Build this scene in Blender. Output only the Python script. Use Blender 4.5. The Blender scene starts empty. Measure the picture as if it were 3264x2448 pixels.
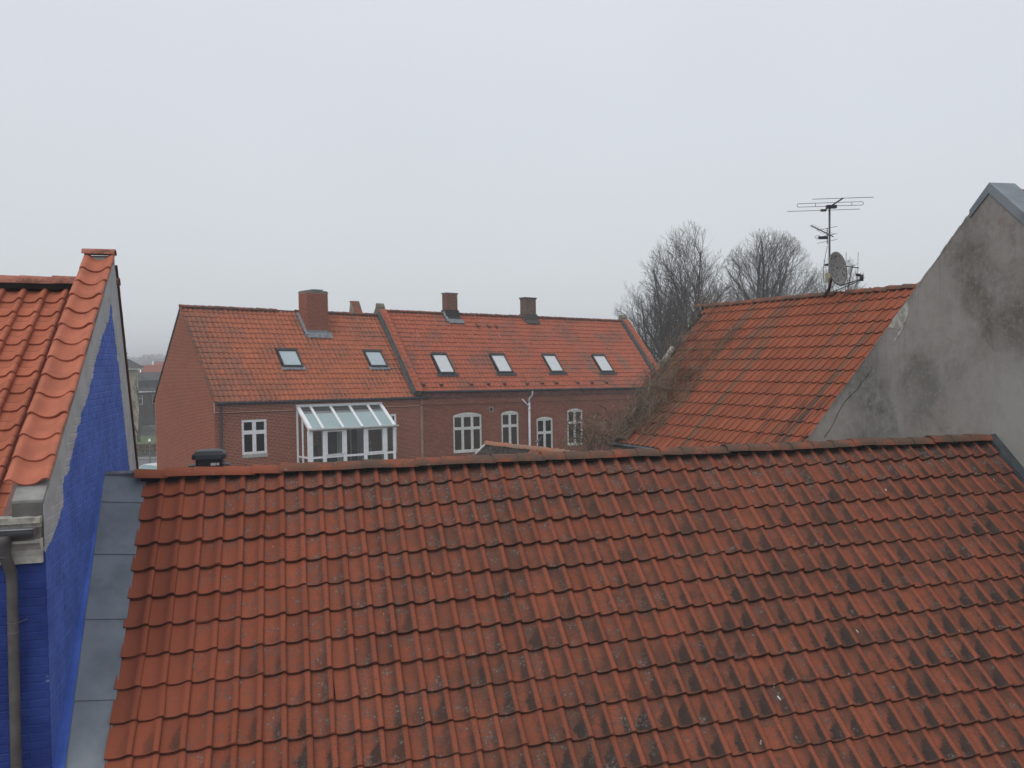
import bpy, math, random
import numpy as np
from mathutils import Vector, Matrix
from mathutils import noise as mnoise

R = random.Random(7)
SC = bpy.context.scene
COL = SC.collection
V = Vector

# ------------------------------------------------------------------ camera
cam_d = bpy.data.cameras.new('camera')
cam = bpy.data.objects.new('camera', cam_d); COL.objects.link(cam); SC.camera = cam
cam_d.sensor_width = 36.0
cam_d.lens = 36.0 * 2843.57 / 3264.0
cam_d.clip_start = 0.05; cam_d.clip_end = 3000
_p, _r = -0.0267, -0.0163
_F = V((0, math.cos(_p), math.sin(_p))); _U = V((0, -math.sin(_p), math.cos(_p))); _R = V((1, 0, 0))
_R2 = math.cos(_r) * _R + math.sin(_r) * _U
_U2 = -math.sin(_r) * _R + math.cos(_r) * _U
cam.matrix_world = Matrix((( _R2.x, _U2.x, -_F.x, 0), (_R2.y, _U2.y, -_F.y, 0), (_R2.z, _U2.z, -_F.z, 0), (0, 0, 0, 1)))

# ------------------------------------------------------------------ world and sun (overcast)
SUN_EL, SUN_AZ = math.radians(50), math.radians(212)
world = bpy.data.worlds.new('World'); SC.world = world; world.use_nodes = True
wn = world.node_tree; wn.nodes.clear()
w_out = wn.nodes.new('ShaderNodeOutputWorld')
w_bg = wn.nodes.new('ShaderNodeBackground'); w_bg.inputs['Strength'].default_value = 0.1
w_sky = wn.nodes.new('ShaderNodeTexSky'); w_sky.sky_type = 'NISHITA'; w_sky.sun_disc = False
w_sky.sun_elevation = SUN_EL; w_sky.sun_rotation = SUN_AZ; w_sky.dust_density = 5.0
w_tc = wn.nodes.new('ShaderNodeTexCoord'); w_sep = wn.nodes.new('ShaderNodeSeparateXYZ')
w_ramp = wn.nodes.new('ShaderNodeValToRGB')          # cloud deck: a little darker towards the horizon
w_ramp.color_ramp.elements[0].position = 0.0; w_ramp.color_ramp.elements[0].color = (0.71, 0.75, 0.78, 1)
w_ramp.color_ramp.elements[1].position = 0.55; w_ramp.color_ramp.elements[1].color = (0.77, 0.80, 0.88, 1)
w_scale = wn.nodes.new('ShaderNodeVectorMath'); w_scale.operation = 'SCALE'; w_scale.inputs['Scale'].default_value = 10.0
w_noise = wn.nodes.new('ShaderNodeTexNoise'); w_noise.inputs['Scale'].default_value = 1.6; w_noise.inputs['Detail'].default_value = 3
w_nm = wn.nodes.new('ShaderNodeMapRange'); w_nm.inputs['From Min'].default_value = 0.3; w_nm.inputs['From Max'].default_value = 0.7
w_nm.inputs['To Min'].default_value = 9.7; w_nm.inputs['To Max'].default_value = 10.3
w_mix = wn.nodes.new('ShaderNodeMix'); w_mix.data_type = 'RGBA'; w_mix.inputs['Factor'].default_value = 0.93
wn.links.new(w_tc.outputs['Generated'], w_sep.inputs[0]); wn.links.new(w_sep.outputs['Z'], w_ramp.inputs[0])
wn.links.new(w_tc.outputs['Generated'], w_noise.inputs['Vector']); wn.links.new(w_noise.outputs['Fac'], w_nm.inputs['Value'])
wn.links.new(w_nm.outputs['Result'], w_scale.inputs['Scale'])
wn.links.new(w_ramp.outputs['Color'], w_scale.inputs[0])
wn.links.new(w_sky.outputs['Color'], w_mix.inputs['A']); wn.links.new(w_scale.outputs[0], w_mix.inputs['B'])
wn.links.new(w_mix.outputs['Result'], w_bg.inputs['Color']); wn.links.new(w_bg.outputs[0], w_out.inputs[0])
sun_d = bpy.data.lights.new('sun', 'SUN'); sun_d.energy = 1.0; sun_d.angle = math.radians(40); sun_d.color = (1, 0.97, 0.93)
sun = bpy.data.objects.new('sun', sun_d); COL.objects.link(sun)
_sd = V((math.sin(SUN_AZ) * math.cos(SUN_EL), math.cos(SUN_AZ) * math.cos(SUN_EL), math.sin(SUN_EL)))
sun.rotation_euler = _sd.to_track_quat('Z', 'Y').to_euler()
SC.view_settings.view_transform = 'Standard'; SC.view_settings.look = 'None'
SC.view_settings.exposure = 0.0; SC.view_settings.gamma = 1.0; SC.view_settings.use_curve_mapping = False
SC.cycles.max_bounces = 6; SC.cycles.transparent_max_bounces = 12; SC.cycles.volume_bounces = 0

# ------------------------------------------------------------------ node helper
class NT:
    def __init__(s, name):
        s.mat = bpy.data.materials.new(name); s.mat.use_nodes = True
        s.t = s.mat.node_tree; s.t.nodes.clear()
        s.out = s.n('OutputMaterial')
        s.pos = s.n('NewGeometry').outputs['Position']
    def n(s, k, **kw):
        nd = s.t.nodes.new('ShaderNode' + k)
        for a, b in kw.items(): setattr(nd, a, b)
        return nd
    def put(s, sock, v):
        if isinstance(v, bpy.types.NodeSocket): s.t.links.new(v, sock)
        elif v is not None:
            if hasattr(sock.default_value, '__len__') and len(sock.default_value) == 4 and len(v) == 3: v = (*v, 1)
            sock.default_value = v
    def m(s, op, a, b=None, c=None, clamp=False):
        nd = s.n('Math', operation=op, use_clamp=clamp)
        s.put(nd.inputs[0], a); s.put(nd.inputs[1], b); s.put(nd.inputs[2], c)
        return nd.outputs[0]
    def add(s, a, b): return s.m('ADD', a, b)
    def sub(s, a, b): return s.m('SUBTRACT', a, b)
    def mul(s, a, b): return s.m('MULTIPLY', a, b)
    def vm(s, op, a, b=None, sc=None):
        nd = s.n('VectorMath', operation=op); s.put(nd.inputs[0], a)
        if b is not None: s.put(nd.inputs[1], b)
        if sc is not None: s.put(nd.inputs['Scale'], sc)
        return nd.outputs['Value'] if op in ('DOT_PRODUCT', 'LENGTH', 'DISTANCE') else nd.outputs[0]
    def xyz(s, x, y, z=0.0):
        nd = s.n('CombineXYZ'); s.put(nd.inputs[0], x); s.put(nd.inputs[1], y); s.put(nd.inputs[2], z); return nd.outputs[0]
    def mix(s, f, a, b):
        nd = s.n('Mix', data_type='RGBA'); s.put(nd.inputs['Factor'], f); s.put(nd.inputs['A'], a); s.put(nd.inputs['B'], b)
        return nd.outputs['Result']
    def noise(s, vec, scale, detail=4, rough=0.55, dist=0.0):
        nd = s.n('TexNoise'); s.put(nd.inputs['Vector'], vec); s.put(nd.inputs['Scale'], scale)
        s.put(nd.inputs['Detail'], detail); s.put(nd.inputs['Roughness'], rough); s.put(nd.inputs['Distortion'], dist)
        return nd.outputs['Fac']
    def wn(s, vec):
        nd = s.n('TexWhiteNoise', noise_dimensions='3D'); s.put(nd.inputs['Vector'], vec); return nd.outputs['Value']
    def vor(s, vec, scale, feature='F1'):
        nd = s.n('TexVoronoi', feature=feature); s.put(nd.inputs['Vector'], vec); s.put(nd.inputs['Scale'], scale)
        return nd.outputs['Distance'], nd.outputs['Color'] if 'Color' in nd.outputs else None
    def ss(s, v, lo, hi, a=0.0, b=1.0):      # smooth step
        nd = s.n('MapRange', interpolation_type='SMOOTHSTEP'); s.put(nd.inputs['Value'], v)
        s.put(nd.inputs['From Min'], lo); s.put(nd.inputs['From Max'], hi); s.put(nd.inputs['To Min'], a); s.put(nd.inputs['To Max'], b)
        return nd.outputs['Result']
    def bump(s, h, strength=0.3, dist=0.01):
        nd = s.n('Bump'); s.put(nd.inputs['Height'], h); nd.inputs['Strength'].default_value = strength; nd.inputs['Distance'].default_value = dist
        return nd.outputs['Normal']
    def fin(s, color, rough=0.85, metal=0.0, normal=None, spec=0.3, **kw):
        p = s.n('BsdfPrincipled'); s.put(p.inputs['Base Color'], color); s.put(p.inputs['Roughness'], rough)
        s.put(p.inputs['Metallic'], metal); s.put(p.inputs['Specular IOR Level'], spec)
        if normal is not None: s.put(p.inputs['Normal'], normal)
        for k, v in kw.items(): s.put(p.inputs[k.replace('_', ' ')], v)
        s.t.links.new(p.outputs[0], s.out.inputs[0]); s.p = p
        return s.mat

def plain(name, col, rough=0.7, metal=0.0, var=0.12, scale=6.0, spec=0.3):
    t = NT(name)
    f = t.noise(t.pos, scale, 5)
    dk = tuple(c * (1 - var) for c in col); lt = tuple(min(1, c * (1 + var)) for c in col)
    return t.fin(t.mix(t.ss(f, 0.3, 0.7), dk, lt), rough, metal, spec=spec)

def frame_coords(t, O, u, v, w, g):
    d = t.vm('SUBTRACT', t.pos, tuple(O))
    a = t.vm('DOT_PRODUCT', d, tuple(u)); b = t.vm('DOT_PRODUCT', d, tuple(v))
    c = t.m('DIVIDE', a, w); r = t.sub(t.m('DIVIDE', b, g), 0.02)
    cf = t.m('FLOOR', c); rf = t.m('FLOOR', r)
    return a, b, t.sub(c, cf), t.sub(r, rf), cf, rf

# ------------------------------------------------------------------ mesh helper
class MB:
    def __init__(s): s.v = []; s.f = []; s.mi = []; s.cur = 0
    def face(s, *idx): s.f.append(idx); s.mi.append(s.cur)
    def quad(s, a, b, c, d):
        n = len(s.v); s.v += [tuple(a), tuple(b), tuple(c), tuple(d)]; s.face(n, n + 1, n + 2, n + 3)
    def tri(s, a, b, c):
        n = len(s.v); s.v += [tuple(a), tuple(b), tuple(c)]; s.face(n, n + 1, n + 2)
    def hexa(s, p):    # 8 points: bottom 4 (ccw), top 4
        n = len(s.v); s.v += [tuple(q) for q in p]
        for f in ((3, 2, 1, 0), (4, 5, 6, 7), (0, 1, 5, 4), (1, 2, 6, 5), (2, 3, 7, 6), (3, 0, 4, 7)): s.face(*[n + i for i in f])
    def box(s, fr, lo, hi):   # fr = function(a,b,c)->Vector
        x0, y0, z0 = lo; x1, y1, z1 = hi
        s.hexa([fr(*q) for q in ((x0, y0, z0), (x1, y0, z0), (x1, y1, z0), (x0, y1, z0), (x0, y0, z1), (x1, y0, z1), (x1, y1, z1), (x0, y1, z1))])
    def prism(s, pts, ext):   # pts: planar polygon, extruded by vector ext
        n = len(s.v); k = len(pts); ext = V(ext)
        s.v += [tuple(V(p)) for p in pts] + [tuple(V(p) + ext) for p in pts]
        s.face(*range(n + k - 1, n - 1, -1)); s.face(*range(n + k, n + 2 * k))
        for i in range(k): j = (i + 1) % k; s.face(n + i, n + j, n + k + j, n + k + i)
    def tube(s, pts, rad, seg=8, caps=True):
        pts = [V(p) for p in pts]; n0 = len(s.v); m = len(pts)
        rads = rad if hasattr(rad, '__len__') else [rad] * m
        up = None
        for i, p in enumerate(pts):
            d = (pts[min(i + 1, m - 1)] - pts[max(i - 1, 0)]).normalized()
            if up is None: up = V((0, 0, 1)) if abs(d.z) < 0.9 else V((1, 0, 0))
            x = d.cross(up).normalized(); y = x.cross(d).normalized(); up = y
            for k in range(seg):
                a = 2 * math.pi * k / seg
                s.v.append(tuple(p + (x * math.cos(a) + y * math.sin(a)) * rads[i]))
        for i in range(m - 1):
            for k in range(seg):
                j = (k + 1) % seg
                s.face(n0 + i * seg + k, n0 + (i + 1) * seg + k, n0 + (i + 1) * seg + j, n0 + i * seg + j)
        if caps and seg > 2:
            s.face(*[n0 + k for k in range(seg)]); s.face(*[n0 + (m - 1) * seg + k for k in reversed(range(seg))])
    def mesh(s, name, mats, smooth=False):
        me = bpy.data.meshes.new(name); me.from_pydata(s.v, [], s.f)
        for m in (mats if isinstance(mats, (list, tuple)) else [mats]): me.materials.append(m)
        if any(s.mi): me.polygons.foreach_set('material_index', s.mi)
        if smooth: me.polygons.foreach_set('use_smooth', [True] * len(me.polygons))
        me.update(); return me
    def build(s, name, mats, parent=None, smooth=False, kind=None, label=None):
        return obj(name, s.mesh(name, mats, smooth), parent, kind=kind, label=label)

def wloc(o):
    return getattr(o, '_w', None)
def obj(name, me, parent=None, M=None, kind=None, label=None):
    o = bpy.data.objects.new(name, me); COL.objects.link(o)
    if M is not None: o.matrix_basis = M
    if parent is not None:
        o.parent = parent
        o.matrix_parent_inverse = PW[parent.name].inverted()
    PW[o.name] = M.copy() if M is not None else Matrix.Identity(4)
    if kind: o['kind'] = kind
    if label: o['label'] = label
    return o
PW = {}
def thing(name, label, cat, loc=(0, 0, 0), group=None):
    o = bpy.data.objects.new(name, None); COL.objects.link(o); o.location = loc
    PW[o.name] = Matrix.Translation(V(loc)); o.empty_display_size = 0.2
    tag(o, label, cat, group); return o
def tag(o, label, cat, group=None):
    o['label'] = label; o['category'] = cat
    if group: o['group'] = group
    return o
def struct(o): o['kind'] = 'structure'; return o

# ------------------------------------------------------------------ frames
GZ = -8.5
YAW = 0.2434
u0 = V((math.cos(YAW), math.sin(YAW), 0)); n0 = V((math.sin(YAW), -math.cos(YAW), 0)); Zv = V((0, 0, 1))
O0 = V((-3.9478, 9.4843, -1.1272)); SL0 = 0.705; v0 = n0 * math.cos(SL0) - Zv * math.sin(SL0); N0 = u0.cross(v0) * -1
if N0.z < 0: N0 = -N0
W0, G0 = 0.205, 0.3156
def fg(a, b, h=0.0): return O0 + u0 * a + v0 * b + N0 * h        # on the near roof
def st(a, s, z): return V((O0.x, O0.y, 0)) + u0 * a + n0 * s + Zv * z     # street frame, z absolute

# left (blue) house frame
YL = 0.255
ul = V((math.cos(YL), math.sin(YL), 0)); nl = V((math.sin(YL), -math.cos(YL), 0))
A0 = V((-4.314, 9.393, 0))
def lf(a, s, z): return A0 + ul * a + nl * s + Zv * z

# red houses
HS = 1.2
def mkframe(R0, yaw, tau):
    e1 = V((math.cos(yaw) * math.cos(tau), math.sin(yaw) * math.cos(tau), math.sin(tau)))
    e2 = V((math.sin(yaw), -math.cos(yaw), 0))
    R0 = V(R0) * HS
    return (lambda a, b, c: R0 + e1 * (a * HS) + e2 * (b * HS) + Zv * (c * HS)), e1, e2, R0
HA, a1, a2, AR0 = mkframe((-13.05, 35.335, 2.371), 0.712, -0.017)
HB, b1, b2, BR0 = mkframe((-5.819, 41.5, 2.42), 0.637, -0.018)

# M roof (behind, right)
YM, SM, GM, WM = 0.4733, 0.7344, 0.3624, 0.205
MO = V((8.258, 18.126, 1.425))
mm = V((-math.sin(YM), math.cos(YM), 0)); mn = V((-math.cos(YM), -math.sin(YM), 0))
mv = mn * math.cos(SM) - Zv * math.sin(SM); mN = mm.cross(mv)
if mN.z < 0: mN = -mN
def mf(c, r, h=0.0): return MO + mm * (c * WM) + mv * (r * GM) + mN * h

# ------------------------------------------------------------------ materials
def tile_mat(name, O, u, v, w, g, base, kind, x0=0.0):
    t = NT(name)
    Os = V(O) + V(u) * x0
    a, b, fx, fy, cf, rf = frame_coords(t, Os, u, v, w, g)
    cell = t.xyz(cf, rf, 0.0)
    r1 = t.wn(cell); r2 = t.wn(t.vm('ADD', cell, (7.3, 3.1, 1.7))); r3 = t.wn(t.vm('ADD', cell, (17.9, 5.1, 4.7)))
    P2 = t.xyz(a, b, 0.0)
    fine = t.noise(P2, 38, 6, 0.7); mid = t.noise(P2, 7, 4, 0.6); big = t.noise(P2, 0.9, 3, 0.5)
    b3 = V(base)
    vr = 0.06 if kind in ('far', 'spotted') else 0.12
    col = t.mix(r1, tuple(b3 * (1 - vr)), tuple(b3 * (1 + vr)))
    if kind == 'near':
        # brown algae film, stronger away from the left verge; the raised rolls stay cleaner
        zone0 = t.add(t.ss(a, 0.5, 3.4, 0.06, 0.70), t.mul(t.sub(big, 0.5), 0.9))
        film = t.mul(t.ss(t.add(t.mul(mid, 0.5), t.mul(fine, 0.5)), 0.36, 0.60), zone0)
        film = t.m('MULTIPLY', film, t.ss(r2, 0.0, 1.0, 0.65, 1.0), clamp=True)
        film = t.mul(film, t.ss(fx, 0.74, 0.92, 1.0, 0.40))
        col = t.mix(film, col, (0.112, 0.060, 0.040))
        soot = t.mul(t.ss(t.noise(P2, 2.3, 4, 0.6), 0.44, 0.64), t.ss(a, 1.2, 4.5, 0.0, 0.75))
        soot = t.mul(soot, t.mul(t.ss(fx, 0.80, 0.55), t.ss(fine, 0.3, 0.6, 0.5, 1.0)))
        col = t.mix(soot, col, (0.066, 0.046, 0.037))
        # lichen freckles
        fr = t.mul(t.ss(t.noise(P2, 55, 2, 0.5), 0.58, 0.64), t.ss(r3, 0.1, 0.9, 0.3, 0.85))
        fr = t.mul(fr, t.ss(a, 0.2, 2.0, 0.3, 1.0))
        col = t.mix(fr, col, (0.075, 0.06, 0.052))
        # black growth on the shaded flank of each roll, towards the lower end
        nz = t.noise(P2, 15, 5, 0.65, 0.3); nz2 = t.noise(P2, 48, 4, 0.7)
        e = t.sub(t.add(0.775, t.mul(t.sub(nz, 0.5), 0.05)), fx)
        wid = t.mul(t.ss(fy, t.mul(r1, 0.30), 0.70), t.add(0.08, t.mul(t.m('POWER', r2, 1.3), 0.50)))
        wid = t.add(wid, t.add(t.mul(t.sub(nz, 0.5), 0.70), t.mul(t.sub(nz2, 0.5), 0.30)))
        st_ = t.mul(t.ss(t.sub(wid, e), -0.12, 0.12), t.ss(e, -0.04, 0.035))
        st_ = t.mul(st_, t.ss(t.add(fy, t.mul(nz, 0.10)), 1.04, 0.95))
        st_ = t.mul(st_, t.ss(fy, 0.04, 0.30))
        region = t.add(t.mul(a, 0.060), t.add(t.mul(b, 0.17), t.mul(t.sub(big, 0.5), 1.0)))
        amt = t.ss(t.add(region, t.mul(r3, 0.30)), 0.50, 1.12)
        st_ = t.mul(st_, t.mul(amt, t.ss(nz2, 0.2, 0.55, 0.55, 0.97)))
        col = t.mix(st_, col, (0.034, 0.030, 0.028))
        # soft brown-grey film beside the roll on most tiles
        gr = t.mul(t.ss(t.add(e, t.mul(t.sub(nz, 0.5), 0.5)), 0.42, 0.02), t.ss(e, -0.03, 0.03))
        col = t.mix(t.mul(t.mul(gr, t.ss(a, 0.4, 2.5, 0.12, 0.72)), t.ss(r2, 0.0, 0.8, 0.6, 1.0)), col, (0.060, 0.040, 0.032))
        # grey crust lichens: rosettes, near the ridge and on the left half
        dd, cc = t.vor(t.vm('ADD', P2, t.vm('SCALE', t.xyz(fine, mid, 0.0), sc=0.03)), 34)
        sep = t.n('SeparateColor'); t.put(sep.inputs[0], cc)
        ring = t.mul(t.ss(dd, 0.12, 0.2), t.ss(dd, 0.42, 0.32))
        pick = t.ss(t.add(sep.outputs[0], t.mul(t.ss(b, 1.2, 0.15), 0.20)), 0.66, 0.76)
        zone = t.ss(t.add(t.noise(P2, 5.5, 3, 0.6), t.add(t.mul(t.ss(b, 1.0, 0.1), 0.12), t.mul(t.ss(a, 7.0, 2.5), 0.07))), 0.55, 0.65)
        zone = t.mul(zone, t.mul(t.ss(a, 0.25, 0.9), t.ss(fx, 0.85, 0.7)))
        col = t.mix(t.mul(t.mul(ring, pick), t.mul(zone, 0.8)), col, (0.18, 0.187, 0.18))
        patch = t.mul(zone, t.ss(t.noise(P2, 30, 5, 0.7), 0.47, 0.60))
        col = t.mix(t.mul(patch, 0.8), col, (0.095, 0.088, 0.079))
        # dark band under the ridge, gull droppings
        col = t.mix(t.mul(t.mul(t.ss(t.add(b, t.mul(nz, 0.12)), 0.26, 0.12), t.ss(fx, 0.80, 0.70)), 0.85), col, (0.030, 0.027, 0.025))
        dr = t.noise(t.xyz(t.mul(a, 26.0), t.mul(b, 8.0)), 1.0, 2, 0.5)
        dz = t.ss(t.noise(P2, 0.8, 1, 0.4), 0.54, 0.66)
        col = t.mix(t.mul(t.ss(dr, 0.735, 0.75), t.mul(dz, 0.9)), col, (0.62, 0.61, 0.58))
        lt_ = t.mul(t.ss(t.noise(P2, 80, 2, 0.5), 0.70, 0.74), 0.35)
        col = t.mix(lt_, col, (0.30, 0.25, 0.22))
        ye = t.mul(t.ss(t.noise(P2, 9.0, 3, 0.5), 0.78, 0.80), 0.8)
        col = t.mix(ye, col, (0.32, 0.17, 0.03))
    elif kind == 'clean':
        col = t.mix(t.ss(mid, 0.45, 0.75, 0, 0.25), col, tuple(b3 * 0.62))
        dr = t.noise(t.xyz(t.mul(a, 30.0), t.mul(b, 14.0)), 1.0, 2, 0.5)
        col = t.mix(t.mul(t.ss(dr, 0.74, 0.76), 0.8), col, (0.6, 0.55, 0.5))
        col = t.mix(t.mul(t.ss(fy, 0.55, 0.0), 0.16), col, tuple(b3 * 1.25))
    elif kind == 'behind':
        a = t.mul(a, -1.0)
        col = t.mix(t.mul(t.ss(mid, 0.42, 0.68), 0.35), col, (0.15, 0.10, 0.075))
        # streaks of grey moss running down single columns
        cr = t.wn(t.xyz(cf, 3.0, 9.0)); cn = t.noise(t.xyz(t.mul(cf, 0.75), t.mul(b, 0.28)), 0.55, 2, 0.5)
        streak = t.ss(t.add(cn, t.add(t.mul(cr, 0.10), t.mul(t.ss(t.m('ABSOLUTE', t.sub(a, t.sub(3.6, t.mul(b, -0.15)))), 2.0, 0.3), 0.10))), 0.645, 0.72)
        streak = t.mul(streak, t.ss(r3, 0.0, 0.3, 0.7, 1.0))
        streak = t.mul(streak, t.ss(fx, 0.86, 0.76))
        mossn = t.ss(t.noise(P2, 26, 5, 0.7), 0.35, 0.6, 0.5, 1.0)
        col = t.mix(t.mul(streak, t.mul(mossn, 0.8)), col, (0.115, 0.088, 0.062))
        col = t.mix(t.mul(t.mul(t.ss(t.noise(P2, 34, 3, .6), .60, .66), streak), .8), col, (0.04, 0.035, 0.028))
        blk = t.mul(t.mul(t.ss(a, 3.6, 0.3), t.ss(b, 2.2, 4.0)), t.ss(t.add(t.noise(t.xyz(t.mul(a, 3.2), t.mul(b, 0.8)), 1.0, 3), t.mul(r2, 0.15)), 0.56, 0.64))
        blk = t.mul(blk, t.mul(t.ss(fx, 0.8, 0.68), t.ss(fx, 0.05, 0.2)))
        col = t.mix(t.mul(blk, 0.85), col, (0.055, 0.045, 0.040))
        dr = t.noise(t.xyz(t.mul(a, 16.0), t.mul(b, 7.0)), 1.0, 2, 0.5)
        col = t.mix(t.mul(t.mul(t.ss(dr, 0.75, 0.77), t.ss(b, 2.4, 1.0)), 0.8), col, (0.5, 0.47, 0.43))
    elif kind == 'spotted':
        d = t.m('SQRT', t.add(t.m('POWER', t.mul(t.sub(fx, 0.42), 1.15), 2.0), t.m('POWER', t.mul(t.sub(fy, 0.62), 1.0), 2.0)))
        spot = t.ss(t.add(d, t.mul(t.sub(t.noise(P2, 12, 3), 0.5), 0.25)), 0.46, 0.26)
        zone = t.ss(t.add(t.noise(P2, 0.55, 2, 0.5), t.add(t.mul(r2, 0.12), t.mul(t.ss(a, 3.0, 0.0), 0.12))), 0.50, 0.72)
        col = t.mix(t.mul(t.mul(spot, zone), 0.75), col, (0.125, 0.085, 0.066))
        film = t.mul(t.ss(t.add(big, t.mul(t.ss(a, 3.4, 0.2), 0.20)), 0.50, 0.68), 0.55)
        col = t.mix(t.mul(film, t.ss(mid, 0.3, 0.6)), col, (0.16, 0.10, 0.075))
        col = t.mix(t.mul(t.ss(fine, 0.6, 0.75), 0.3), col, (0.10, 0.08, 0.07))
    elif kind == 'far':
        z1 = t.ss(t.add(t.noise(P2, 0.42, 3, 0.6), t.mul(r2, 0.05)), 0.50, 0.66)
        col = t.mix(t.mul(z1, 0.55), col, (0.15, 0.10, 0.078))
        col = t.mix(t.mul(t.ss(t.noise(t.xyz(t.mul(a, 1.0), t.mul(b, 0.45)), 0.8, 3), 0.60, 0.68), 0.6), col, (0.17, 0.135, 0.10))
        dr = t.noise(t.xyz(t.mul(a, 9.0), t.mul(b, 0.8)), 1.0, 2, 0.5)
        col = t.mix(t.mul(t.mul(t.ss(dr, 0.70, 0.73), t.ss(b, 3.2, 1.2)), 0.55), col, (0.55, 0.45, 0.38))
    col = t.mix(t.mul(t.ss(fy, 0.955, 0.978), 0.6), col, (0.045, 0.026, 0.020))     # row shadow painted into the colour at every tile's lower lip
    hgt = t.add(t.mul(fine, 0.6), mid)
    return t.fin(col, 0.95, normal=t.bump(hgt, 0.25, 0.004), spec=0.06)

def clay_cap(name, base, dirt, amount, fr=None):
    t = NT(name)
    n1 = t.noise(t.pos, 3.5, 5, 0.6); n2 = t.noise(t.pos, 30, 4, 0.7)
    f = t.ss(t.add(t.mul(n1, 0.7), t.mul(n2, 0.3)), 0.5 - amount * 0.25, 0.62 - amount * 0.1)
    if fr: f = t.mul(f, fr(t))
    col = t.mix(f, base, dirt)
    col = t.mix(t.mul(t.ss(t.noise(t.pos, 17, 3), 0.66, 0.72), 0.45), col, (0.25, 0.25, 0.23))
    return t.fin(col, 0.95, normal=t.bump(n2, 0.35, 0.006), spec=0.08)

def brick_mat(name, c1, c2, c3, scale=1.0):
    t = NT(name)
    geo = t.n('NewGeometry'); r = geo.outputs['Random Per Island']
    cr = t.n('ValToRGB'); t.put(cr.inputs[0], r)
    e = cr.color_ramp.elements; e[0].position = 0; e[0].color = (*c1, 1); e[1].position = 1; e[1].color = (*c3, 1)
    k = e.new(0.6); k.color = (*c2, 1)
    n1 = t.noise(t.pos, 9 * scale, 5, 0.65); big = t.noise(t.pos, 0.5, 3, 0.5)
    col = t.mix(t.ss(n1, 0.45, 0.8, 0, 0.35), cr.outputs[0], tuple(x * 0.55 for x in c2))
    col = t.mix(t.ss(big, 0.45, 0.7, 0, 0.30), col, tuple(x * 0.6 for x in c2))
    return t.fin(col, 0.92, normal=t.bump(n1, 0.2, 0.004), spec=0.15)

def mortar(name, col, dirty=0.4):
    t = NT(name); n1 = t.noise(t.pos, 4, 5, 0.6)
    return t.fin(t.mix(t.ss(n1, 0.4, 0.65, 0, dirty), col, tuple(x * 0.5 for x in col)), 0.95, spec=0.1)

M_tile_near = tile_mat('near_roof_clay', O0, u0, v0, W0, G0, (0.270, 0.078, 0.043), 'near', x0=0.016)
LP_ = math.radians(33.7)
lv = nl * math.cos(LP_) - Zv * math.sin(LP_); LR0 = lf(0, -0.93, 0.99)
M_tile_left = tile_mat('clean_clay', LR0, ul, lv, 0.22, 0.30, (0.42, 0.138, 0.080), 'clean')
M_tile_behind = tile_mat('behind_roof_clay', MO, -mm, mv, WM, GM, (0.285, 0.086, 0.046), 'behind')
SA = math.atan2(3.7137, 3.2291); LA = math.hypot(3.7137, 3.2291) * HS
av = a2 * math.cos(SA) - Zv * math.sin(SA)
WA, GA = 0.246, LA / 18.0
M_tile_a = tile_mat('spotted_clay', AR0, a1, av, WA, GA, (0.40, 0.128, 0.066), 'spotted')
SB = math.atan2(3.733, 3.236); LB = math.hypot(3.733, 3.236) * HS
bv = b2 * math.cos(SB) - Zv * math.sin(SB)
WB, GB = 0.262, LB / 18.0
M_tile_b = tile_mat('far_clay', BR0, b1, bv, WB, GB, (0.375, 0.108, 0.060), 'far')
_u, _O = tuple(u0), tuple(O0)
M_cap_near = clay_cap('mossy_ridge_clay', (0.30, 0.088, 0.048), (0.115, 0.078, 0.058), 0.7,
                      lambda t: t.ss(t.vm('DOT_PRODUCT', t.vm('SUBTRACT', t.pos, _O), _u), 1.1, 1.9, 0.12, 1.0))
M_cap_clean = clay_cap('clean_ridge_clay', (0.40, 0.165, 0.12), (0.2, 0.09, 0.06), 0.1)
M_cap_red = clay_cap('red_ridge_clay', (0.30, 0.085, 0.05), (0.13, 0.08, 0.06), 0.5)
M_cap_behind = clay_cap('weathered_ridge_clay', (0.27, 0.09, 0.055), (0.12, 0.08, 0.06), 0.5)
M_cap_mort = clay_cap('mortared_ridge_clay', (0.40, 0.15, 0.075), (0.23, 0.17, 0.13), 0.4)
M_dark = plain('dark_gap', (0.02, 0.018, 0.017), 0.95, var=0.3)
M_brickA = brick_mat('smooth_red_brick', (0.275, 0.076, 0.040), (0.225, 0.062, 0.035), (0.32, 0.096, 0.050))
M_mortA = mortar('pale_mortar', (0.60, 0.38, 0.28), 0.1)
M_brickB = brick_mat('old_red_brick', (0.27, 0.084, 0.048), (0.20, 0.064, 0.040), (0.33, 0.108, 0.060))
M_mortB = mortar('old_mortar', (0.36, 0.22, 0.16), 0.4)
M_brickC = brick_mat('gable_brick', (0.285, 0.080, 0.042), (0.25, 0.068, 0.038), (0.32, 0.094, 0.050))
M_mortD = mortar('red_tinted_mortar', (0.40, 0.22, 0.155), 0.3)
M_mortC = mortar('gable_mortar', (0.50, 0.28, 0.19), 0.15)
M_brickN = brick_mat('chimney_brick', (0.20, 0.088, 0.06), (0.16, 0.062, 0.045), (0.27, 0.14, 0.10))
M_white = plain('white_paint', (0.86, 0.87, 0.87), 0.45, var=0.06)
M_oldwhite = plain('worn_white_paint', (0.64, 0.65, 0.60), 0.6, var=0.22, scale=14)
M_sill = plain('cement_sill', (0.40, 0.40, 0.37), 0.9, var=0.25, scale=7)
M_zinc = plain('zinc', (0.125, 0.145, 0.165), 0.55, 0.2, var=0.18, scale=3)
M_zincd = plain('dark_zinc', (0.055, 0.065, 0.072), 0.5, 0.2, var=0.25, scale=5)
M_gutter = plain('dark_gutter', (0.035, 0.036, 0.038), 0.5, var=0.3)
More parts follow.
